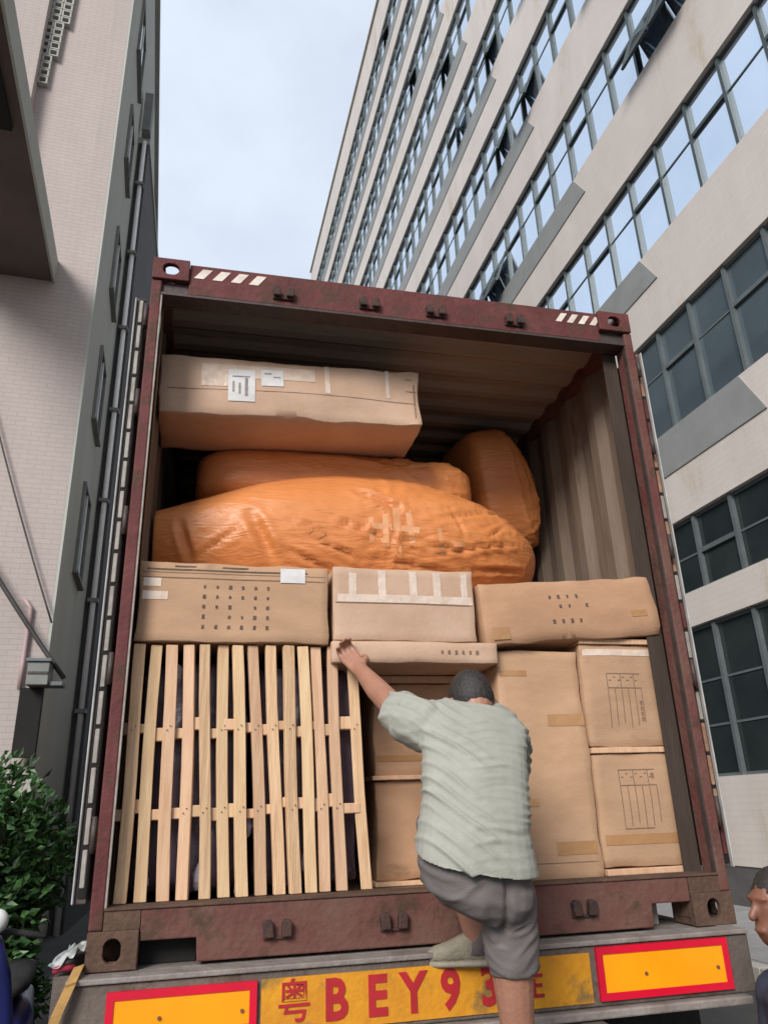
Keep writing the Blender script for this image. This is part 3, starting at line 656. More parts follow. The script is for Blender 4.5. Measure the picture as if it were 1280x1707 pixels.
# ================================================================== CARGO
def carton(label, x0, x1, y0, y1, z0, z1, m=card, roll=0, bulge=.005, dent=.010, seed=0, sag=0, loc=None, group='cartons loaded in the container'):
    """box body with soft edges, slightly swollen faces and dents; returns (thing, to-front transform)"""
    c = Vector(((x0+x1)/2, (y0+y1)/2, z0)); t = thing('carton', label, 'carton', c, group)
    hx, hy, h = (x1-x0)/2, (y1-y0)/2, z1-z0
    nx, ny, nz = [max(4, min(26, int(d/.035))) for d in (x1-x0, y1-y0, h)]
    bm = bmesh.new(); grid = {}
    def vert(i, j, k):
        if (i, j, k) not in grid:
            u, v, w_ = i/nx*2-1, j/ny*2-1, k/nz*2-1
            fx, fy, fz = 1-u*u, 1-v*v, 1-w_*w_
            p = Vector((u*hx, v*hy, (w_+1)/2*h))
            q = p*3.1+Vector((seed*7.3, seed*3.1, 0)); d = noise.noise(q)
            if abs(v) == 1: p.y += v*(bulge*fx*fz+dent*d*1.6*min(1, 4*fz))
            if abs(u) == 1: p.x += u*(bulge*fy*fz+dent*d*min(1, 4*fz))
            if abs(w_) == 1: p.z += w_*(bulge*fx*fy)+dent*d*.8*fx
            ed = sum(1 for a in (u, v, w_) if abs(a) == 1)
            if ed >= 2: p += Vector((noise.noise(q*3+Vector((9, 0, 0))), noise.noise(q*3+Vector((0, 9, 0))), noise.noise(q*3)))*dent*.9
            p.z -= sag*(1-u*u)
            grid[i, j, k] = bm.verts.new(p)
        return grid[i, j, k]
    def face(a): 
        try: bm.faces.new(a)
        except ValueError: pass
    for i in range(nx):
        for j in range(ny):
            face([vert(i, j, 0), vert(i, j+1, 0), vert(i+1, j+1, 0), vert(i+1, j, 0)]); face([vert(i, j, nz), vert(i+1, j, nz), vert(i+1, j+1, nz), vert(i, j+1, nz)])
        for k in range(nz):
            face([vert(i, 0, k), vert(i+1, 0, k), vert(i+1, 0, k+1), vert(i, 0, k+1)]); face([vert(i, ny, k), vert(i, ny, k+1), vert(i+1, ny, k+1), vert(i+1, ny, k)])
    for j in range(ny):
        for k in range(nz):
            face([vert(0, j, k), vert(0, j, k+1), vert(0, j+1, k+1), vert(0, j+1, k)]); face([vert(nx, j, k), vert(nx, j+1, k), vert(nx, j+1, k+1), vert(nx, j, k+1)])
    bmesh.ops.recalc_face_normals(bm, faces=bm.faces)
    ed = [e for e in bm.edges if len(e.link_faces) == 2 and e.calc_face_angle(0) > .9]
    bmesh.ops.bevel(bm, geom=ed, offset=.0035, segments=1, affect='EDGES', profile=.5)
    me = bpy.data.meshes.new('carton_body'); bm.to_mesh(me); bm.free(); me.materials.append(m)
    for p in me.polygons: p.use_smooth = True
    me.set_sharp_from_angle(angle=R(50))
    link('carton_body', me, t); t.rotation_euler.y = roll
    t_info = dict(hx=hx, hy=hy, h=h, bulge=bulge, dent=dent, seed=seed, sag=sag)
    def surf(u, z):  # local point on the swollen front face
        uu, ww = u/hx, z/h*2-1; fx, fz = max(0, 1-uu*uu), max(0, 1-ww*ww)
        p = Vector((u, -hy, z)); q = p*3.1+Vector((seed*7.3, seed*3.1, 0))
        return Vector((u, -hy-(bulge*fx*fz+dent*noise.noise(q)*1.6*min(1, 4*fz)), z-sag*(1-uu*uu)))
    def patch(name, mm, rects, lift=.002, seg=8):
        if name in ('tan_tape', 'pale_tape', 'label') and len(rects) > 1:
            for r_ in rects: patch(name, mm, [r_], lift, seg)
            return
        mb = MB()
        for (u0, u1, w0, w1) in rects:
            nn = max(1, min(seg, int(max(u1-u0, .01)/.05)+1)); mm_ = max(1, min(seg, int(max(w1-w0, .01)/.05)+1))
            vs = []
            for b in range(mm_+1):
                for a in range(nn+1):
                    vs.append(surf(u0+(u1-u0)*a/nn, w0+(w1-w0)*b/mm_)+Vector((0, -lift, 0)))
            mb.add(vs, [(b*(nn+1)+a, b*(nn+1)+a+1, (b+1)*(nn+1)+a+1, (b+1)*(nn+1)+a) for b in range(mm_) for a in range(nn)])
        me = mb.mesh(name); me.materials.append(mm); o = link(name, me, t)
        if len(rects) > 1: stuff(o)
        return o
    t_info['patch'] = patch
    return t, t_info
def glyphs(u0, z0, cols, rows, du, dz, size, rng, skip=.1):
    """rows of small printed marks, too coarse to read in the photograph"""
    rc = []
    for a in range(cols):
        for b in range(rows):
            if rng.random() < skip: continue
            x, z = u0+a*du, z0+b*dz
            s_ = size*rng.uniform(.5, .72)
            for k in range(4):
                zz = z+s_*(k/4-.4); rc.append((x-s_*.4*rng.uniform(.6, 1), x+s_*.4*rng.uniform(.6, 1), zz, zz+s_*.12))
            for k in range(2):
                xx = x+(rng.uniform(-.35, -.05) if k else rng.uniform(.05, .35))*s_; rc.append((xx-s_*.06, xx+s_*.06, z-s_*.42*rng.uniform(.5, 1), z+s_*.42*rng.uniform(.5, 1)))
    return rc
rg = random.Random(11)
# big long carton, upper left
A, ai = carton('long dusty carton lying high under the roof with taped label', -1.178, .128, .29, .70, 2.285, 2.60, card2, roll=R(-1.4), bulge=.022, dent=.014, seed=1, sag=-.0)
ai['patch']('pale_tape', tape_clear, [(-.46, -.24, .15, .28), (-.30, .10, .20, .28)])
ai['patch']('label', label_m, [(-.33, -.20, .07, .25), (-.17, -.06, .16, .26)], .0035)
ai['patch']('printed_text', grey_ink, [(-.31, -.225, .205, .212), (-.25, -.235, .10, .20), (-.31, -.30, .12, .18), (-.28, -.27, .11, .17), (-.155, -.12, .23, .237), (-.11, -.075, .21, .217)], .005)
ai['patch']('pale_tape', tape_clear, [(.15, .175, .14, .31), (.47, .49, .15, .31)])
ai['patch']('crease', faint_ink, [(.58, .635, .27, .275), (.58, .635, .20, .205), (.62, .627, .04, .29), (-.62, .62, .13, .133)], .0015)
# middle row
B, bi = carton('wide carton with columns of print and white sticker on wooden slats', -1.178, -.402, .09, .75, 1.125, 1.455, card, roll=R(.2), dent=.008, seed=2)
bi['patch']('crease', faint_ink, [(-.38, .38, .262, .266), (-.38, .38, .285, .287)])
bi['patch']('printed_text', ink, glyphs(-.125, .06, 6, 5, .052, .042, .028, rg)+[(-.36, .30, .296, .302), (-.25, .05, .310, .316)])
bi['patch']('label', label_m, [(.185, .29, .255, .318)], .004)
bi['patch']('pale_tape', tape_clear, [(-.37, -.30, .225, .26), (-.37, -.27, .17, .205)])
C3, ci = carton('middle carton with bands of pale tape across its upper half', -.378, .262, .09, .75, 1.142, 1.462, card2, roll=R(.1), dent=.008, seed=3)
ci['patch']('pale_tape', tape_clear, [(-.30, .31, .165, .20), (-.25, -.215, .20, .30), (-.12, -.085, .20, .31), (.02, .055, .2, .31), (.13, .165, .2, .31), (.26, .29, .2, .31)])
ci['patch']('crease', faint_ink, [(-.31, .31, .16, .164)])
D, di = carton('tilted carton with rows of black print at the right end', .305, 1.165, .09, .7, 1.158, 1.435, card3, roll=R(-4.2), dent=.012, bulge=.012, seed=4)
di['patch']('printed_text', ink, glyphs(-.10, .155, 5, 2, .045, .045, .03, rg)+glyphs(-.10, .085, 4, 1, .045, .05, .034, rg, 0))
di['patch']('tan_tape', tape_tan, [(-.40, -.32, .02, .075), (.30, .38, .09, .12)])
E_, ei = carton('thin flat carton squeezed under the taped middle carton', -.385, .345, .075, .8, 1.045, 1.135, card2, dent=.006, bulge=.01, seed=5)
ei['patch']('printed_text', faint_ink, glyphs(.11, .045, 6, 1, .032, .03, .032, rg, 0))
# lower centre stack, behind the man
F1, fi1 = carton('upper carton in the recessed stack behind climbing man', -.155, .345, .36, .95, .605, 1.0, card3, seed=6)
F2, fi2 = carton('lower carton in the recessed stack behind climbing man', -.155, .345, .36, .95, .195, .585, card3, seed=7)
for z, (xa, xb) in ((1.003, (-.20, .30)), (.588, (-.17, .345)), (.174, (-.17, .345))):
    single(MB().box(xa, xb, .335, .9, z, z+.018 if z < 1 else z+.03), 'wooden_board', wood_p, {1.003: 'pale wooden board lying on the recessed upper carton', .588: 'pale wooden board between the two recessed cartons', .174: 'pale wooden board under the recessed lower carton'}[z], 'board', (xa, .335, z), bevel=.003)
fi1['patch']('tan_tape', tape_tan, [(-.24, .0, .06, .085)])
# tall carton and the two at right
G, gi = carton('tall plain carton standing right of the climbing man', .362, .752, .14, .7, .172, 1.115, card, seed=8, dent=.009)
gi['patch']('tan_tape', tape_tan, [(-.19, -.06, .83, .855), (.02, .19, .615, .665), (-.19, -.10, .57, .60), (-.19, -.06, .29, .32), (.0, .18, .1, .15)])
gi['patch']('crease', faint_ink, [(-.185, .185, 1.0-.01, 1.0-.007-.0), (-.19, .19, .07, .073)], .0015)
H1, hi1 = carton('upper right carton printed with a line drawing of furniture', .762, 1.168, .13, .7, .695, 1.145, card, seed=9, dent=.009)
H2, hi2 = carton('lower right carton printed with a line drawing of furniture', .762, 1.168, .13, .7, .215, .665, card, seed=10, dent=.009)
def drawing(inf, u, z, w_, h_, small):
    t_ = .0035; rc = [(u, u+w_, z+h_-t_, z+h_), (u, u+w_, z+h_*.72, z+h_*.72+t_)]
    for i in range(6): x = u+w_*i/5; rc.append((x-t_/2, x+t_/2, z+h_*.05*(i % 3), z+h_*(.72 if i % 2 else 1)))
    rc += [(u, u+w_*.8, z, z+t_)] if small else []
    for i in range(7): rc.append((u+w_*(.05+.13*i), u+w_*(.12+.13*i), z+h_*(.86+.06*(i % 2)), z+h_*(.875+.06*(i % 2))))
    rc += [(u+w_*.9, u+w_*.97, z+h_*(.12+.1*i), z+h_*(.19+.1*i)) for i in range(4)] if not small else [(u+w_*.88, u+w_*.97, z+h_*.84, z+h_*.93)]
    inf['patch']('printed_drawing', faint_ink, rc)
drawing(hi1, -.09, .08, .17, .24, False); drawing(hi2, -.09, .145, .17, .24, True)
hi1['patch']('pale_tape', tape_clear, [(-.19, .19, .40, .43)]); hi2['patch']('tan_tape', tape_tan, [(-.19, .19, .085, .125)])
for z in (.668, .186, 1.147):
    single(MB().box(.76, 1.168, .115, .68, z, z+.024), 'wooden_board', wood_p, {.668: 'pale wooden board between the two printed right cartons', .186: 'pale wooden board under the lowest printed carton at right', 1.147: 'pale wooden board on top of upper printed carton'}[z], 'board', (.76, .115, z), bevel=.003)

# slatted wooden frame
sf = thing('slatted_wooden_frame', 'pale pine slatted frame standing upright at the container mouth', 'slatted frame', (-.7, .12, .188))
tops = [234, 261, 286, 316, 343, 372, 397, 424, 453, 482, 505, 528, 554, 584]; bots = [200, 232, 272, 304, 340, 372, 406, 437, 466, 494, 521, 543, 570, 613]
ys = [.10, .112, .10, .106, .10, .115, .10, .112, .105, .10, .108, .115, .112, .12]
for i, (a, b) in enumerate(zip(tops, bots)):
    y = ys[i]; wz = .0205+.0025*rg.random(); th = .030
    pb_ = at(b, 1500, 'y', y); pt_ = at(a, 1090, 'y', y); e = (pt_-pb_)/(pt_.z-pb_.z)
    p0 = pb_+e*(.189-pb_.z); p1 = pt_+e*(1.118-rg.random()*.006-pt_.z)
    ya = R(rg.uniform(-14, 14)); yb = ya+R(rg.uniform(-5, 5)); mb = MB(); loops = []
    for q in range(9):
        f_ = q/8; pc = p0.lerp(p1, f_); an = ya+(yb-ya)*f_; pc.x += .0035*math.sin(f_*5+i*1.7); ww = wz*(1+.05*noise.noise(Vector((i*3.3, f_*6, 0))))
        X = Vector((math.cos(an), math.sin(an), 0))*ww; Y = Vector((-math.sin(an), math.cos(an), 0))*th
        loops += [pc-X, pc+X, pc+X+Y, pc-X+Y]
    mb.add(loops, [(3, 2, 1, 0), (32, 33, 34, 35)]+[(4*q+k, 4*q+(k+1) % 4, 4*q+4+(k+1) % 4, 4*q+4+k) for q in range(8) for k in range(4)])
    sl = mb.build('slat', [wood, wood_p, wood_y][(i*2+i//3) % 3], sf, bevel=.002, seg=1)
    for zc in [z for z in (.79, .49) if rg.random() < .75]:
        f_ = (zc-p0.z)/(p1.z-p0.z); pc = p0.lerp(p1, f_); nl = MB()
        for dx in (-.006, .006): nl.tube([(pc.x+dx, pc.y-.006, zc+dx*1.3), (pc.x+dx, pc.y+.01, zc+dx*1.3)], .0022, 6)
        stuff(nl.build('nail', dark_metal, sl))
for row, (zc, py) in enumerate(((.79, 1213), (.49, 1348))):
    fr = .36 if row == 0 else .69
    xs_ = [at(a+(b-a)*((py-1090)/410), py, 'y', .12).x for a, b in zip(tops, bots)]
    xs_ = [xs_[0]-.045] + xs_
    for i in range(len(xs_)-1):
        j = rg.uniform(-.022, .022); hh = rg.uniform(.017, .027)
        MB().box(xs_[i]+.003, xs_[i+1]-.003, .112+rg.random()*.016, .172, zc+j-hh, zc+j+hh).build('batten', rg.choice([wood, wood_p]), sf, bevel=.003, seg=1)
# wrapped goods seen through the slats
def lumpy(name, label, x0, x1, y0, y1, z0, z1, m, amp=.02, cat='bundle'):
    mb = MB(); n = 44; vs = []; fs = []; c = Vector(((x0+x1)/2, (y0+y1)/2, (z0+z1)/2)); h = Vector(((x1-x0)/2, (y1-y0)/2, (z1-z0)/2))
    for i in range(n+1):
        for k in range(n*2):
            a = math.pi*i/n; q = math.pi*k/n; d = Vector((math.sin(a)*math.cos(q), math.sin(a)*math.sin(q), math.cos(a)))
            e = max(abs(d.x), abs(d.y), abs(d.z)); p = d/e*.75+d*.25
            p = Vector((p.x*h.x, p.y*h.y, p.z*h.z)); p += d*amp*(noise.noise(p*7)+.6*noise.noise(p*19)); vs.append(c+p)
    for i in range(n):
        for k in range(n*2): fs.append((i*n*2+k, (i+1)*n*2+k, (i+1)*n*2+(k+1) % (n*2), i*n*2+(k+1) % (n*2)))
    mb.add(vs, fs); o = mb.build(name, m, None, off=Vector((c.x, c.y, z0)), smooth=True); return tag(o, label, cat)
wb1 = lumpy('wrapped_bundle', 'dark purple plastic wrapped bundle behind left half of slats', -1.15, -.70, .192, .9, .175, 1.09, wrap_m)
wb2 = lumpy('wrapped_bundle', 'dark purple plastic wrapped bundle behind right half of slats', -.69, -.25, .195, .9, .175, 1.08, wrap_m)

for k, (px, py, r_) in enumerate(((268, 1478, .03), (330, 1462, .035), (398, 1480, .03), (300, 1400, .026), (470, 1470, .03), (510, 1440, .03), (415, 1380, .025), (297, 1120, .028), (515, 1125, .03), (240, 1470, .025))):
    p = at(px, py, 'y', .172); mb = MB().ball(p, r_*.6, .014, r_*1.3, n=14)
    for v in mb.v: v += (v-p)*.7*noise.noise(v*45)
    mb.build('film_flap', scrap_m, wb1 if p.x < -.695 else wb2, smooth=True)

# orange sacks
def sack(label, cx_, cy_, cz_, rx, ry, rz, ex=2.6, seed=0, prof=None, wr=.02, rot=None, n=240, eq=.9, creases=()):
    mb = MB(); m_ = 150; vs = []; fs = []
    sg = lambda v, e: math.copysign(abs(v)**e, v)
    for i in range(n+1):
        th = -math.pi/2+math.pi*i/n
        for k in range(m_):
            q = 2*math.pi*k/m_; e = 2/ex
            p = Vector((sg(math.sin(th), e)*rx, sg(math.cos(th), e)*sg(math.cos(q), eq if eq < .9 else 1)*ry, sg(math.cos(th), e)*sg(math.sin(q), eq)*rz))
            if prof: p = prof(p)
            d = Vector((p.x/rx**2, p.y/ry**2, p.z/rz**2)).normalized() if p.length > 0 else Vector((1, 0, 0))
            v = Vector((p.x*2.2, p.y*2.2, p.z*2.2))+Vector((seed, seed*2, 0))
            # creases fan out from a pinched spot right of the middle, the left side stays taut
            u = p.x/rx; wa = noise.noise(v)
            ang = math.atan2(p.z-.25*rz, (p.x-.25*rx)*.6); rad_ = math.hypot(p.z-.25*rz, (p.x-.25*rx)*.6)
            f1 = 1-abs(noise.noise(Vector((ang*3.2+seed+wa*.5, rad_*2.5, seed))))
            f2 = 1-abs(noise.noise(Vector((p.x*5+wa, p.y*6, p.z*17-p.x*6+seed))))
            f3 = 1-abs(noise.noise(Vector((p.x*11+wa*.6, p.y*9, p.z*24+p.x*5))+Vector((0, 0, seed+3))))
            mk = min(1, max(.06, .42+.75*u+.7*noise.noise(v*.8+Vector((5, 5, 5)))))*min(1, max(0, (1-abs(u))*5))
            front = .35+.65*min(1, max(0, -p.y/ry))
            p += d*wr*front*(mk*((f1**5)*.9+(f2**8)*.55+(f3**9)*.3-.3)+1.2*noise.noise(v*.8)*min(1, max(0, (1-abs(u))*4)))
            for (ax, az, bx, bz, wd, dp_) in creases:
                X, Z = p.x+cx_, p.z+cz_; lx, lz = bx-ax, bz-az; t_ = max(0, min(1, ((X-ax)*lx+(Z-az)*lz)/(lx*lx+lz*lz)))
                off_ = (X-ax-lx*t_)*lz-(Z-az-lz*t_)*lx; dd = math.hypot(X-ax-lx*t_, Z-az-lz*t_)
                if p.y < 0 and dd < wd*4: p = p-d*dp_*(math.exp(-(dd/wd)**2)-.55*math.exp(-((dd-wd*1.5)/(wd*.8))**2))*math.sin(math.pi*min(1, max(.12, t_*.88+.06)))
            p2 = rot @ p if rot else p
            vs.append(Vector((cx_, cy_, cz_))+p2)
    for i in range(n):
        for k in range(m_): fs.append((i*m_+k, i*m_+(k+1) % m_, (i+1)*m_+(k+1) % m_, (i+1)*m_+k))
    mb.add(vs, fs); o = mb.build('woven_sack', sack_m, None, off=Vector((cx_, cy_, cz_-rz)), smooth=True)
    tag(o, label, 'sack', 'orange woven sacks on top of the cargo'); return o
def prof1(p):   # the big sack droops to the left, is pressed flat by the wall and tucks in at its right end
    u = p.x/1.3
    p = p.copy()
    if p.z > 0: p.z *= max(.15, 1-1.02*max(0, .15-u)**1.6-.42*max(0, u-.3)**1.4)
    p.x = max(p.x, -.796)
    return p
CR = []
for (x0, y0, x1, y1, wd, dp_) in ((588, 826, 660, 858, .016, .05), (520, 868, 640, 910, .010, .028), (505, 905, 600, 942, .012, .03), (640, 905, 780, 925, .010, .026), (480, 880, 560, 915, .012, .022), (700, 880, 860, 842, .012, .022),
                               (720, 930, 880, 900, .010, .026), (600, 935, 760, 955, .010, .026), (790, 950, 890, 940, .012, .03), (415, 870, 455, 945, .03, .03), (330, 930, 400, 890, .012, .02), (300, 880, 320, 940, .02, .025), (745, 850, 770, 900, .010, .018), (660, 840, 640, 950, .012, .02), (800, 905, 850, 870, .010, .02), (470, 925, 560, 960, .012, .025)):
    a_, b_ = at(x0, y0, 'y', .47), at(x1, y1, 'y', .47); CR.append((a_.x, a_.z, b_.x, b_.z, wd, dp_))
big = sack('huge bulging orange sack lying along the top of the cartons', -.37, .95, 1.77, 1.3, .60, .44, 2.35, 1, prof1, .018, creases=CR)
sack('flat orange sack pinched between long carton and the huge sack', -.22, 1.12, 2.16, .78, .5, .175, 6.0, 4, None, .022, eq=.55)
def prof3(p):
    p = p.copy()
    if p.x > 0 and p.z > 0: p.x *= 1-.55*(p.z/.42)
    return p
sack('upright orange sack leaning in the right rear corner', .88, 1.35, 2.38, .21, .36, .42, 5.0, 9, prof3, .022, eq=.5, rot= Matrix.Rotation(R(-10), 3, 'Y') @ Matrix.Rotation(R(8), 3, 'X'))
# clear tape stuck on the big sack
from mathutils.bvhtree import BVHTree
bmx = bmesh.new(); bmx.from_mesh(big.data); bmx.transform(Matrix.Translation(big.location)); bvh = BVHTree.FromBMesh(bmx)
def on_sack(px, py):
    h, n_, i_, d_ = bvh.ray_cast(CAM, ray(px, py)); 
    return (h-ray(px, py)*.0015) if h else None
for (xa, ya, xb, yb, hw) in ((642, 852, 644, 912, 5), (660, 846, 664, 925, 6), (680, 850, 688, 905, 5), (618, 862, 620, 905, 4), (622, 876, 700, 884, 5), (630, 900, 690, 906, 4), (732, 880, 738, 925, 4), (722, 905, 775, 908, 4)):
    vs = []; nn = 10
    for q in range(nn+1):
        x, y = xa+(xb-xa)*q/nn, ya+(yb-ya)*q/nn; dx, dy = (xb-xa), (yb-ya); ll = math.hypot(dx, dy); ox, oy = -dy/ll*hw, dx/ll*hw
        vs += [on_sack(x+ox, y+oy), on_sack(x-ox, y-oy)]
    if any(v is None for v in vs): continue
    MB().add(vs, [(2*q, 2*q+1, 2*q+3, 2*q+2) for q in range(nn)]).build('clear_tape', tape_sack, big, smooth=True)
bmx.free()

# ================================================================== PEOPLE
def hand(mb, wrist, knuck, across, updir, size=1.0, curl=(0.5, 1.2, 1.0), thumb=1):
    """palm and five fingers rooted in it; across = direction index to little finger, updir = back of the hand"""
    fwd = (knuck-wrist).normalized(); ac = (across-fwd*across.dot(fwd)).normalized(); up = ac.cross(fwd).normalized()
    if up.dot(updir) < 0: up = -up
    for k in range(4):
        o = (k-1.5)*.0205*size
        mb.limb([wrist+ac*o*.6, knuck+ac*o], [.0155*size, .0115*size])
        ln = (.088, .098, .092, .072)[k]*size; d = fwd.copy(); p = knuck+ac*o; pts = [p.copy()]; ax = ac
        for sgm, cu in zip((.46, .30, .24), curl):
            d = Matrix.Rotation(-cu if (ac.cross(fwd)).dot(up) < 0 else cu, 3, ax) @ d
            test = d.dot(up)
            p = p+d*ln*sgm; pts.append(p.copy())
        mb.limb(pts, [.0098*size, .0092*size, .0085*size, .0072*size])
    tb = wrist+fwd*.025-ac*.03*size*thumb; td = (fwd*.7-ac*.8*thumb-up*.35).normalized()
    t2 = tb+td*.038*size; t3 = t2+(fwd*.9-ac*.2*thumb-up*.5).normalized()*.032*size; t4 = t3+(fwd*.8+ac*.2*thumb-up*.6).normalized()*.026*size
    mb.limb([wrist+fwd*.01, tb, t2, t3, t4], [.016*size, .015*size, .0115*size, .0105*size, .0085*size])

# ---- the man climbing into the container
mn = thing('person', 'man in pale grey-green shirt and grey shorts climbing into the container', 'person', (.02, -.35, -.655))
shL = at(690, 1205, 'y', -.42); elb = at(640, 1163, 'y', -.20); wrist = at(600, 1116, 'y', -.01); hc = at(582, 1094, 'y', .045)
shR = at(850, 1225, 'y', -.46); hd_c = at(786, 1173, 'y', -.375)
hipR = at(842, 1490, 'y', -.56); hipL = at(768, 1458, 'y', -.57)
kneeR = Vector((.075, -.50, -.17)); ankR = Vector((.055, -.38, -.57))
kneeL = Vector((-.035, -.14, .45)); ankL = at(795, 1573, 'y', -.12)
bm_ = MB()
neck0 = at(795, 1195, 'y', -.44)
RH = Matrix.Rotation(R(24), 3, 'X') @ Matrix.Rotation(R(-8), 3, 'Y')
bm_.limb([neck0+Vector((0, -.01, -.06)), neck0+Vector((0, .015, .01)), hd_c+Vector((0, 0, -.04))], [.068, .058, .056])
bm_.ball(hd_c, .075, .094, .112, Matrix.Rotation(R(-24), 3, 'X'))
Rh = Matrix.Rotation(R(-24), 3, 'X')
bm_.ball(hd_c+Rh @ Vector((0, .045, -.055)), .056, .05, .062, Rh)           # jaw
bm_.limb([hd_c+Rh @ Vector((0, .09, .015)), hd_c+Rh @ Vector((0, .112, -.022))], [.009, .015])  # nose
for s in (-1, 1):
    bm_.ball(hd_c+Rh @ Vector((s*.083, -.008, -.016)), .014, .022, .034, Rh)  # ears
    bm_.ball(hd_c+Rh @ Vector((s*.033, .08, .012)), .015, .012, .01, Rh)
# torso core inside the shirt
bm_.loft([(at(795, 1450, 'y', -.60), (.15, 0, 0), (0, .10, 0)), (at(790, 1330, 'y', -.56), (.14, 0, 0), (0, .09, 0)), (at(785, 1230, 'y', -.48), (.155, 0, 0), (0, .09, 0)), (neck0+Vector((0, 0, -.03)), (.08, 0, 0), (0, .06, 0))])
bm_.limb([shL, elb, wrist], [.056, .043, .031]); bm_.limb([elb.lerp(shL, .25), elb.lerp(wrist, .3), wrist], [.046, .044, .03])
hand(bm_, wrist, hc, Vector((-1, .1, -.35)), Vector((0, -1, .2)), 1.0, (.35, 1.0, .8), 1)
elR = Vector((.20, -.26, .50)); wrR = Vector((.24, -.03, .62))
bm_.limb([shR, elR, wrR], [.054, .043, .031]); hand(bm_, wrR, wrR+Vector((-.02, .075, .05)), Vector((1, .1, 0)), Vector((0, -.3, 1)), 1.0, (.2, .3, .3), 1)
bm_.limb([hipR, kneeR, ankR], [.082, .050, .037]); bm_.limb([kneeR+Vector((0, -.01, -.03)), kneeR.lerp(ankR, .35)+Vector((0, -.02, 0)), ankR], [.047, .054, .037])
bm_.limb([hipL, kneeL, ankL], [.08, .056, .036]); bm_.limb([kneeL, kneeL.lerp(ankL, .35)+Vector((0, -.025, 0)), ankL], [.05, .05, .036])
bm_.limb([ankR, ankR+Vector((.02, .10, -.055))], [.037, .03]); bm_.limb([ankL, ankL+Vector((-.09, .05, -.05))], [.036, .028])
body = fuse(bm_, 'body', skin_m, mn, .0055, 3)
# hair: cropped cap over crown and back of the skull
hb = MB(); hb.ball(hd_c+Rh @ Vector((0, -.006, .028)), .078, .096, .098, Rh, 24); hb.ball(hd_c+Rh @ Vector((0, -.026, .008)), .0765, .074, .07, Rh, 24)
fuse(hb, 'hair', hair_m, mn, .006, 2, lambda c, n_: .0022*noise.noise(c*90))
# shirt
def S(pl, pr, pyl, pyr, y, hd):
    a, b = at(pl, pyl, 'y', y), at(pr, pyr, 'y', y); h = (b-a)/2; return ((a+b)/2+Vector((0, .0, 0)), h, Vector((0, hd, hd*.25)))
sb = MB()
rings = [S(694, 891, 1426, 1450, -.60, .145), S(696, 887, 1410, 1434, -.60, .145), S(701, 880, 1370, 1390, -.595, .134), S(706, 877, 1320, 1330, -.57, .122), S(706, 875, 1265, 1275, -.53, .118),
         S(699, 874, 1222, 1232, -.49, .115), S(690, 869, 1190, 1206, -.455, .105), S(716, 856, 1172, 1186, -.435, .082), S(755, 832, 1165, 1177, -.425, .062)]
sb.loft(rings)
slv = at(664, 1187, 'y', -.315)
sb.limb([shL.lerp(at(720, 1215, 'y', -.45), .6), shL.lerp(slv, .45)], [.088, .082]); sb.tube([shL.lerp(slv, .2), slv], [.084, .078], 20)
sb.limb([shR+Vector((-.02, 0, -.01)), shR+Vector((.0, .05, -.04))], [.085, .078]); sb.tube([shR+Vector((.0, .03, -.02)), shR.lerp(elR, .62)], [.08, .076], 20)
axis_c = at(795, 1300, 'y', -.56)
armp = at(700, 1225, 'y', -.5)
def folds(c, n_):
    r_ = (c.x-axis_c.x)/.19                                     # -1 left .. +1 right
    zz = c.z+.10*r_*r_*.4
    right = min(1, max(0, .55+.9*r_)); left = min(1, max(0, .25-1.3*r_))
    ph = 2.6*noise.noise(Vector((c.x*5, c.z*5, 2)))+1.1*noise.noise(c*13)
    w1 = (.5+.5*math.sin(zz*205+ph*2.2))**2*max(0, .55+1.1*noise.noise(Vector((c.x*7, zz*16, 6))))
    w1b = noise.noise(Vector((c.x*7+c.y*3, zz*75+1.5*noise.noise(c*9), 8.7)))
    d1 = w1*.75+.35*w1b
    v = c-armp; s = v.z*.80+v.x*.62                              # folds running from the armpit down to the right
    d2 = (.5+.5*math.sin(s*150+3*noise.noise(c*6)))**3*max(0, .5+1.1*noise.noise(Vector((s*14, (v.x*.8-v.z*.6)*6, 4.2))))
    mid = .75+.6*noise.noise(c*6+Vector((3, 3, 3)))
    back = 1 if n_.y < .3 else .3
    hem = min(1, max(0, (c.z-.28)/.06))
    return back*mid*(.0140*right*d1*hem+.020*left*d2)+.006*noise.noise(c*9)-.002
fuse(sb, 'shirt', shirt_m, mn, .0048, 4, folds, .4)
# shorts
sh = MB()
sh.loft([S(706, 872, 1400, 1415, -.585, .115), S(702, 878, 1440, 1455, -.58, .128), S(706, 882, 1475, 1488, -.57, .13), S(735, 876, 1500, 1512, -.56, .115), S(775, 872, 1522, 1534, -.55, .085)])
sh.ball(at(768, 1462, 'y', -.60), .097, .095, .092); sh.ball(at(838, 1490, 'y', -.60), .092, .095, .095)
hemR = hipR.lerp(kneeR, .55)+Vector((.006, 0, 0))
sh.tube([hipR+Vector((0, 0, .02)), hipR.lerp(kneeR, .3)+Vector((.002, 0, 0)), hemR], [.092, .084, .075], 22)
kL = hipL.lerp(kneeL, .85); sh.tube([hipL, hipL.lerp(kneeL, .5), kL], [.092, .090, .082], 22)
sh.ball(hipL.lerp(kneeL, .3)+Vector((0, 0, -.005)), .094)
def sfold(c, n_):
    w_ = noise.noise(Vector((c.x*12, c.y*6, c.z*26+2*noise.noise(c*7)))); cr = at(828, 1500, 'y', -.6)
    crease = -.012*math.exp(-((c.x-cr.x)/.012)**2)*(1 if .08 < c.z < .3 and n_.y < 0 else 0)
    return .005*max(0, 1-abs(w_)*2.5)+.004*noise.noise(c*11)+crease
fuse(sh, 'shorts', shorts_m, mn, .0065, 3, sfold, .4)
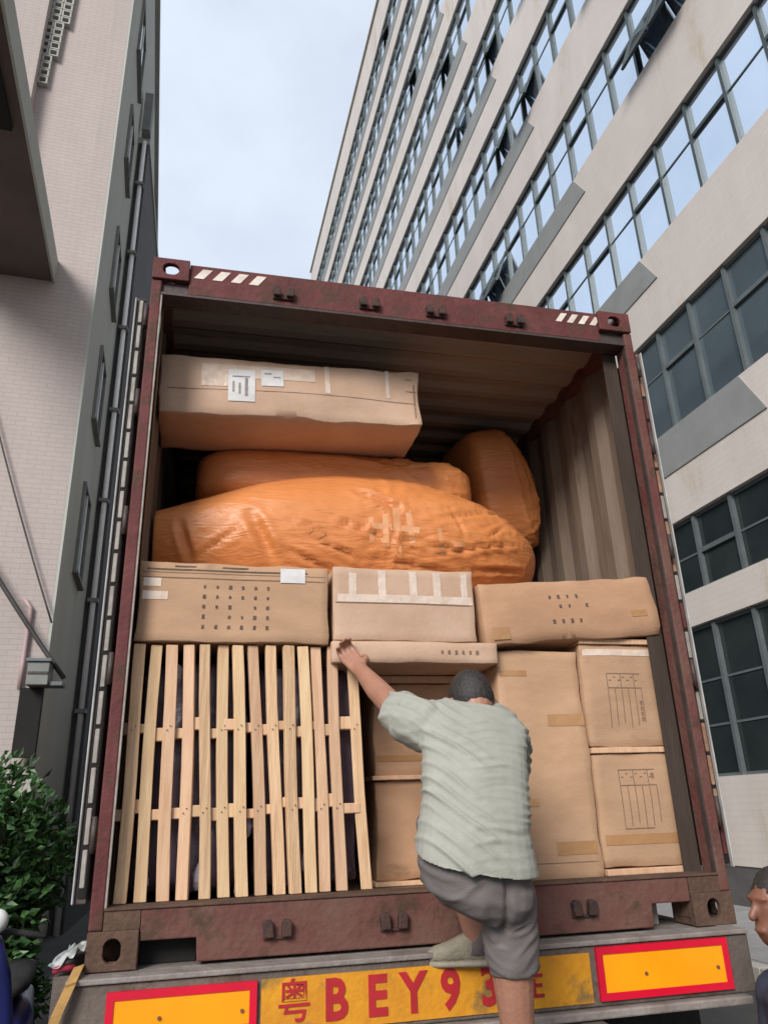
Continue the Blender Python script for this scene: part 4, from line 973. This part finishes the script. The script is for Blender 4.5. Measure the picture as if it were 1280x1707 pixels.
# socks and shoes
def shoe(ank, dirv, flip=1):
    d = Vector(dirv).normalized(); s = d.cross(Vector((0, 0, 1))).normalized(); z0 = ank.z-.072
    def P(a, b, c): return Vector((ank.x, ank.y, z0))+d*a+s*b+Vector((0, 0, c))
    u = MB(); rg_ = [(-.065, .020, .035, .04), (-.05, .034, .05, .05), (0, .036, .058, .058), (.05, .040, .045, .045), (.10, .044, .034, .034), (.15, .040, .026, .026), (.178, .022, .018, .018)]
    u.loft([(P(a, 0, .016+h), s*hw, Vector((0, 0, 1))*h) for a, hw, h, _ in rg_])
    o = fuse(u, 'shoe', shoe_m, mn, .006, 3, lambda c, n_: .0025*noise.noise(c*45))
    lc = MB()
    for q in range(4): lc.tube([P(.045+.02*q, -.03, .085-.011*q), P(.05+.02*q, 0, .105-.014*q), P(.045+.02*q, .03, .085-.011*q)], .0035, 6)
    stuff(lc.build('laces', sole_m, o, smooth=True, off=wloc(mn)))
    so_ = MB(); so_.loft([(P(a, 0, .014), s*(hw-.001), d*0+Vector((0, 0, .014))) for a, hw, h, _ in [(-.075, .018, 0, 0), (-.06, .033, 0, 0), (0, .036, 0, 0), (.06, .041, 0, 0), (.12, .045, 0, 0), (.165, .034, 0, 0), (.188, .016, 0, 0)]])
    so_.build('sole', sole_m, o, smooth=True, off=wloc(mn))
    MB().tube([ank+Vector((0, 0, -.03)), ank+Vector((0, 0, .045))], [.043, .041], 18).build('sock', sock_m, mn, smooth=True)
shoe(ankL, (-.9, .30, 0)); shoe(ankR, (.1, 1, 0))

# ---- bystander at the right edge of the frame
p2 = thing('person', 'dark haired bystander in blue shirt at the right edge of frame', 'person', (1.02, -.62, GZ))
hc2 = Vector((1.005, -.62, .135)); b2 = MB()
b2.ball(hc2, .096, .077, .112); b2.ball(hc2+Vector((-.04, 0, -.055)), .055, .058, .066)
b2.limb([hc2+Vector((-.088, 0, .02)), hc2+Vector((-.112, 0, -.022))], [.009, .014])
b2.ball(hc2+Vector((-.092, 0, -.062)), .012, .026, .010); b2.ball(hc2+Vector((-.085, 0, .03)), .014, .05, .012)
for s in (-1, 1): b2.ball(hc2+Vector((.012, s*.079, -.01)), .02, .011, .032)
b2.limb([hc2+Vector((.02, 0, -.06)), hc2+Vector((.045, 0, -.2))], [.056, .062])
b2.loft([(Vector((1.06, -.62, -.42)), (.10, 0, 0), (0, .15, 0)), (Vector((1.07, -.62, -.2)), (.1, 0, 0), (0, .17, 0)), (Vector((1.055, -.62, -.08)), (.08, 0, 0), (0, .15, 0))])
for s in (-1, 1):
    a, e, wv = Vector((1.06, -.62+s*.19, -.13)), Vector((1.08, -.62+s*.24, -.40)), Vector((1.0, -.62+s*.25, -.62))
    b2.limb([a, e, wv], [.05, .04, .03]); hand(b2, wv, wv+Vector((-.03, 0, -.085)), Vector((-1, 0, .1)), Vector((0, s, 0)), 1, (.2, .3, .3), 1)
    b2.limb([Vector((1.07, -.62+s*.09, -.5)), Vector((1.04, -.62+s*.1, -.86)), Vector((1.08, -.62+s*.1, GZ+.08))], [.08, .052, .038])
    b2.limb([Vector((1.08, -.62+s*.1, GZ+.05)), Vector((.95, -.62+s*.11, GZ+.03))], [.035, .028])
fuse(b2, 'body', skin_d, p2, .007, 3)

h2 = MB(); h2.ball(hc2+Vector((.014, 0, .028)), .098, .084, .098, None, 24); h2.ball(hc2+Vector((.035, 0, -.01)), .066, .078, .075, None, 24)
fuse(h2, 'hair', hair_m, p2, .007, 2, lambda c, n_: .003*noise.noise(c*80))
s2 = MB(); s2.loft([(Vector((1.07, -.62, -.58)), (.125, 0, 0), (0, .18, 0)), (Vector((1.07, -.62, -.3)), (.12, 0, 0), (0, .19, 0)), (Vector((1.065, -.62, -.14)), (.11, 0, 0), (0, .19, 0)), (Vector((1.05, -.62, -.06)), (.07, 0, 0), (0, .09, 0))])
for s in (-1, 1): s2.limb([Vector((1.06, -.62+s*.17, -.14)), Vector((1.075, -.62+s*.22, -.3))], [.07, .066])
fuse(s2, 'shirt', navy_m, p2, .009, 3, lambda c, n_: .006*noise.noise(Vector((c.x*8, c.y*8, c.z*25))))
t2 = MB(); t2.loft([(Vector((1.07, -.62, -.50)), (.115, 0, 0), (0, .17, 0)), (Vector((1.07, -.62, -.66)), (.11, 0, 0), (0, .17, 0))])
for s in (-1, 1): t2.tube([Vector((1.07, -.62+s*.09, -.58)), Vector((1.045, -.62+s*.1, -.86)), Vector((1.08, -.62+s*.1, GZ+.07))], [.095, .075, .06], 20)
fuse(t2, 'trousers', shorts_m, p2, .009, 3, lambda c, n_: .005*noise.noise(c*14))

p2.location.x -= .035
# ------------------------------------------------------------------ scooter whose white lamp shows at the left edge
sx_, sy_ = -2.0, 2.0
sc_ = thing('parked_scooter', 'dark blue scooter with round white lamp at the left edge', 'scooter', (sx_, sy_, GZ))
def SP(a, b, c): return Vector((sx_+b, sy_+a, GZ+c))
def wheel(a):
    mb = MB(); n = 24; k_ = 10; vs = []; fs = []
    for i in range(n):
        q = 2*math.pi*i/n
        for j in range(k_):
            p = 2*math.pi*j/k_; rr = .19+.05*math.cos(p); vs.append(SP(a+rr*math.cos(q), .045*math.sin(p), .24+rr*math.sin(q)))
    for i in range(n):
        for j in range(k_): fs.append((i*k_+j, ((i+1) % n)*k_+j, ((i+1) % n)*k_+(j+1) % k_, i*k_+(j+1) % k_))
    w_ = mb.add(vs, fs).build('wheel', rubber_m, sc_, smooth=True); MB().tube([SP(a, -.03, .24), SP(a, .03, .24)], .15, 20).build('rim', chrome_m, w_)
wheel(0); wheel(1.2)
MB().loft([(SP(.16, 0, .45), (.17, 0, 0), (0, .03, .02)), (SP(.12, 0, .7), (.2, 0, 0), (0, .05, .03)), (SP(.08, 0, .95), (.16, 0, 0), (0, .05, .03)), (SP(.04, 0, 1.12), (.1, 0, 0), (0, .06, .03))]).build('leg_shield', blue_m, sc_, smooth=True)
MB().box(sx_-.15, sx_+.15, sy_+.15, sy_+.6, GZ+.3, GZ+.36).build('footboard', rubber_m, sc_, bevel=.02)
MB().loft([(SP(.6, 0, .45), (.14, 0, 0), (0, 0, .12)), (SP(.9, 0, .5), (.18, 0, 0), (0, 0, .2)), (SP(1.4, 0, .62), (.08, 0, 0), (0, 0, .07))]).build('rear_body', blue_m, sc_, smooth=True)
MB().loft([(SP(.55, 0, .76), (.1, 0, 0), (0, 0, .04)), (SP(.8, 0, .78), (.15, 0, 0), (0, 0, .06)), (SP(1.3, 0, .8), (.1, 0, 0), (0, 0, .05))]).build('seat', rubber_m, sc_, smooth=True)
MB().tube([SP(.0, -.33, 1.13), SP(.05, -.12, 1.16), SP(.05, .12, 1.16), SP(.0, .33, 1.13)], .016, 10).build('handlebar', rubber_m, sc_, smooth=True)
MB().limb([SP(0, 0, .24), SP(.05, 0, .7), SP(.06, 0, 1.12)], [.03, .03, .03]).build('fork', dark_metal, sc_, smooth=True)
MB().ball(SP(-.04, .075, 1.22), .062, .05, .062, None, 20).build('headlight', white_m, sc_, smooth=True)
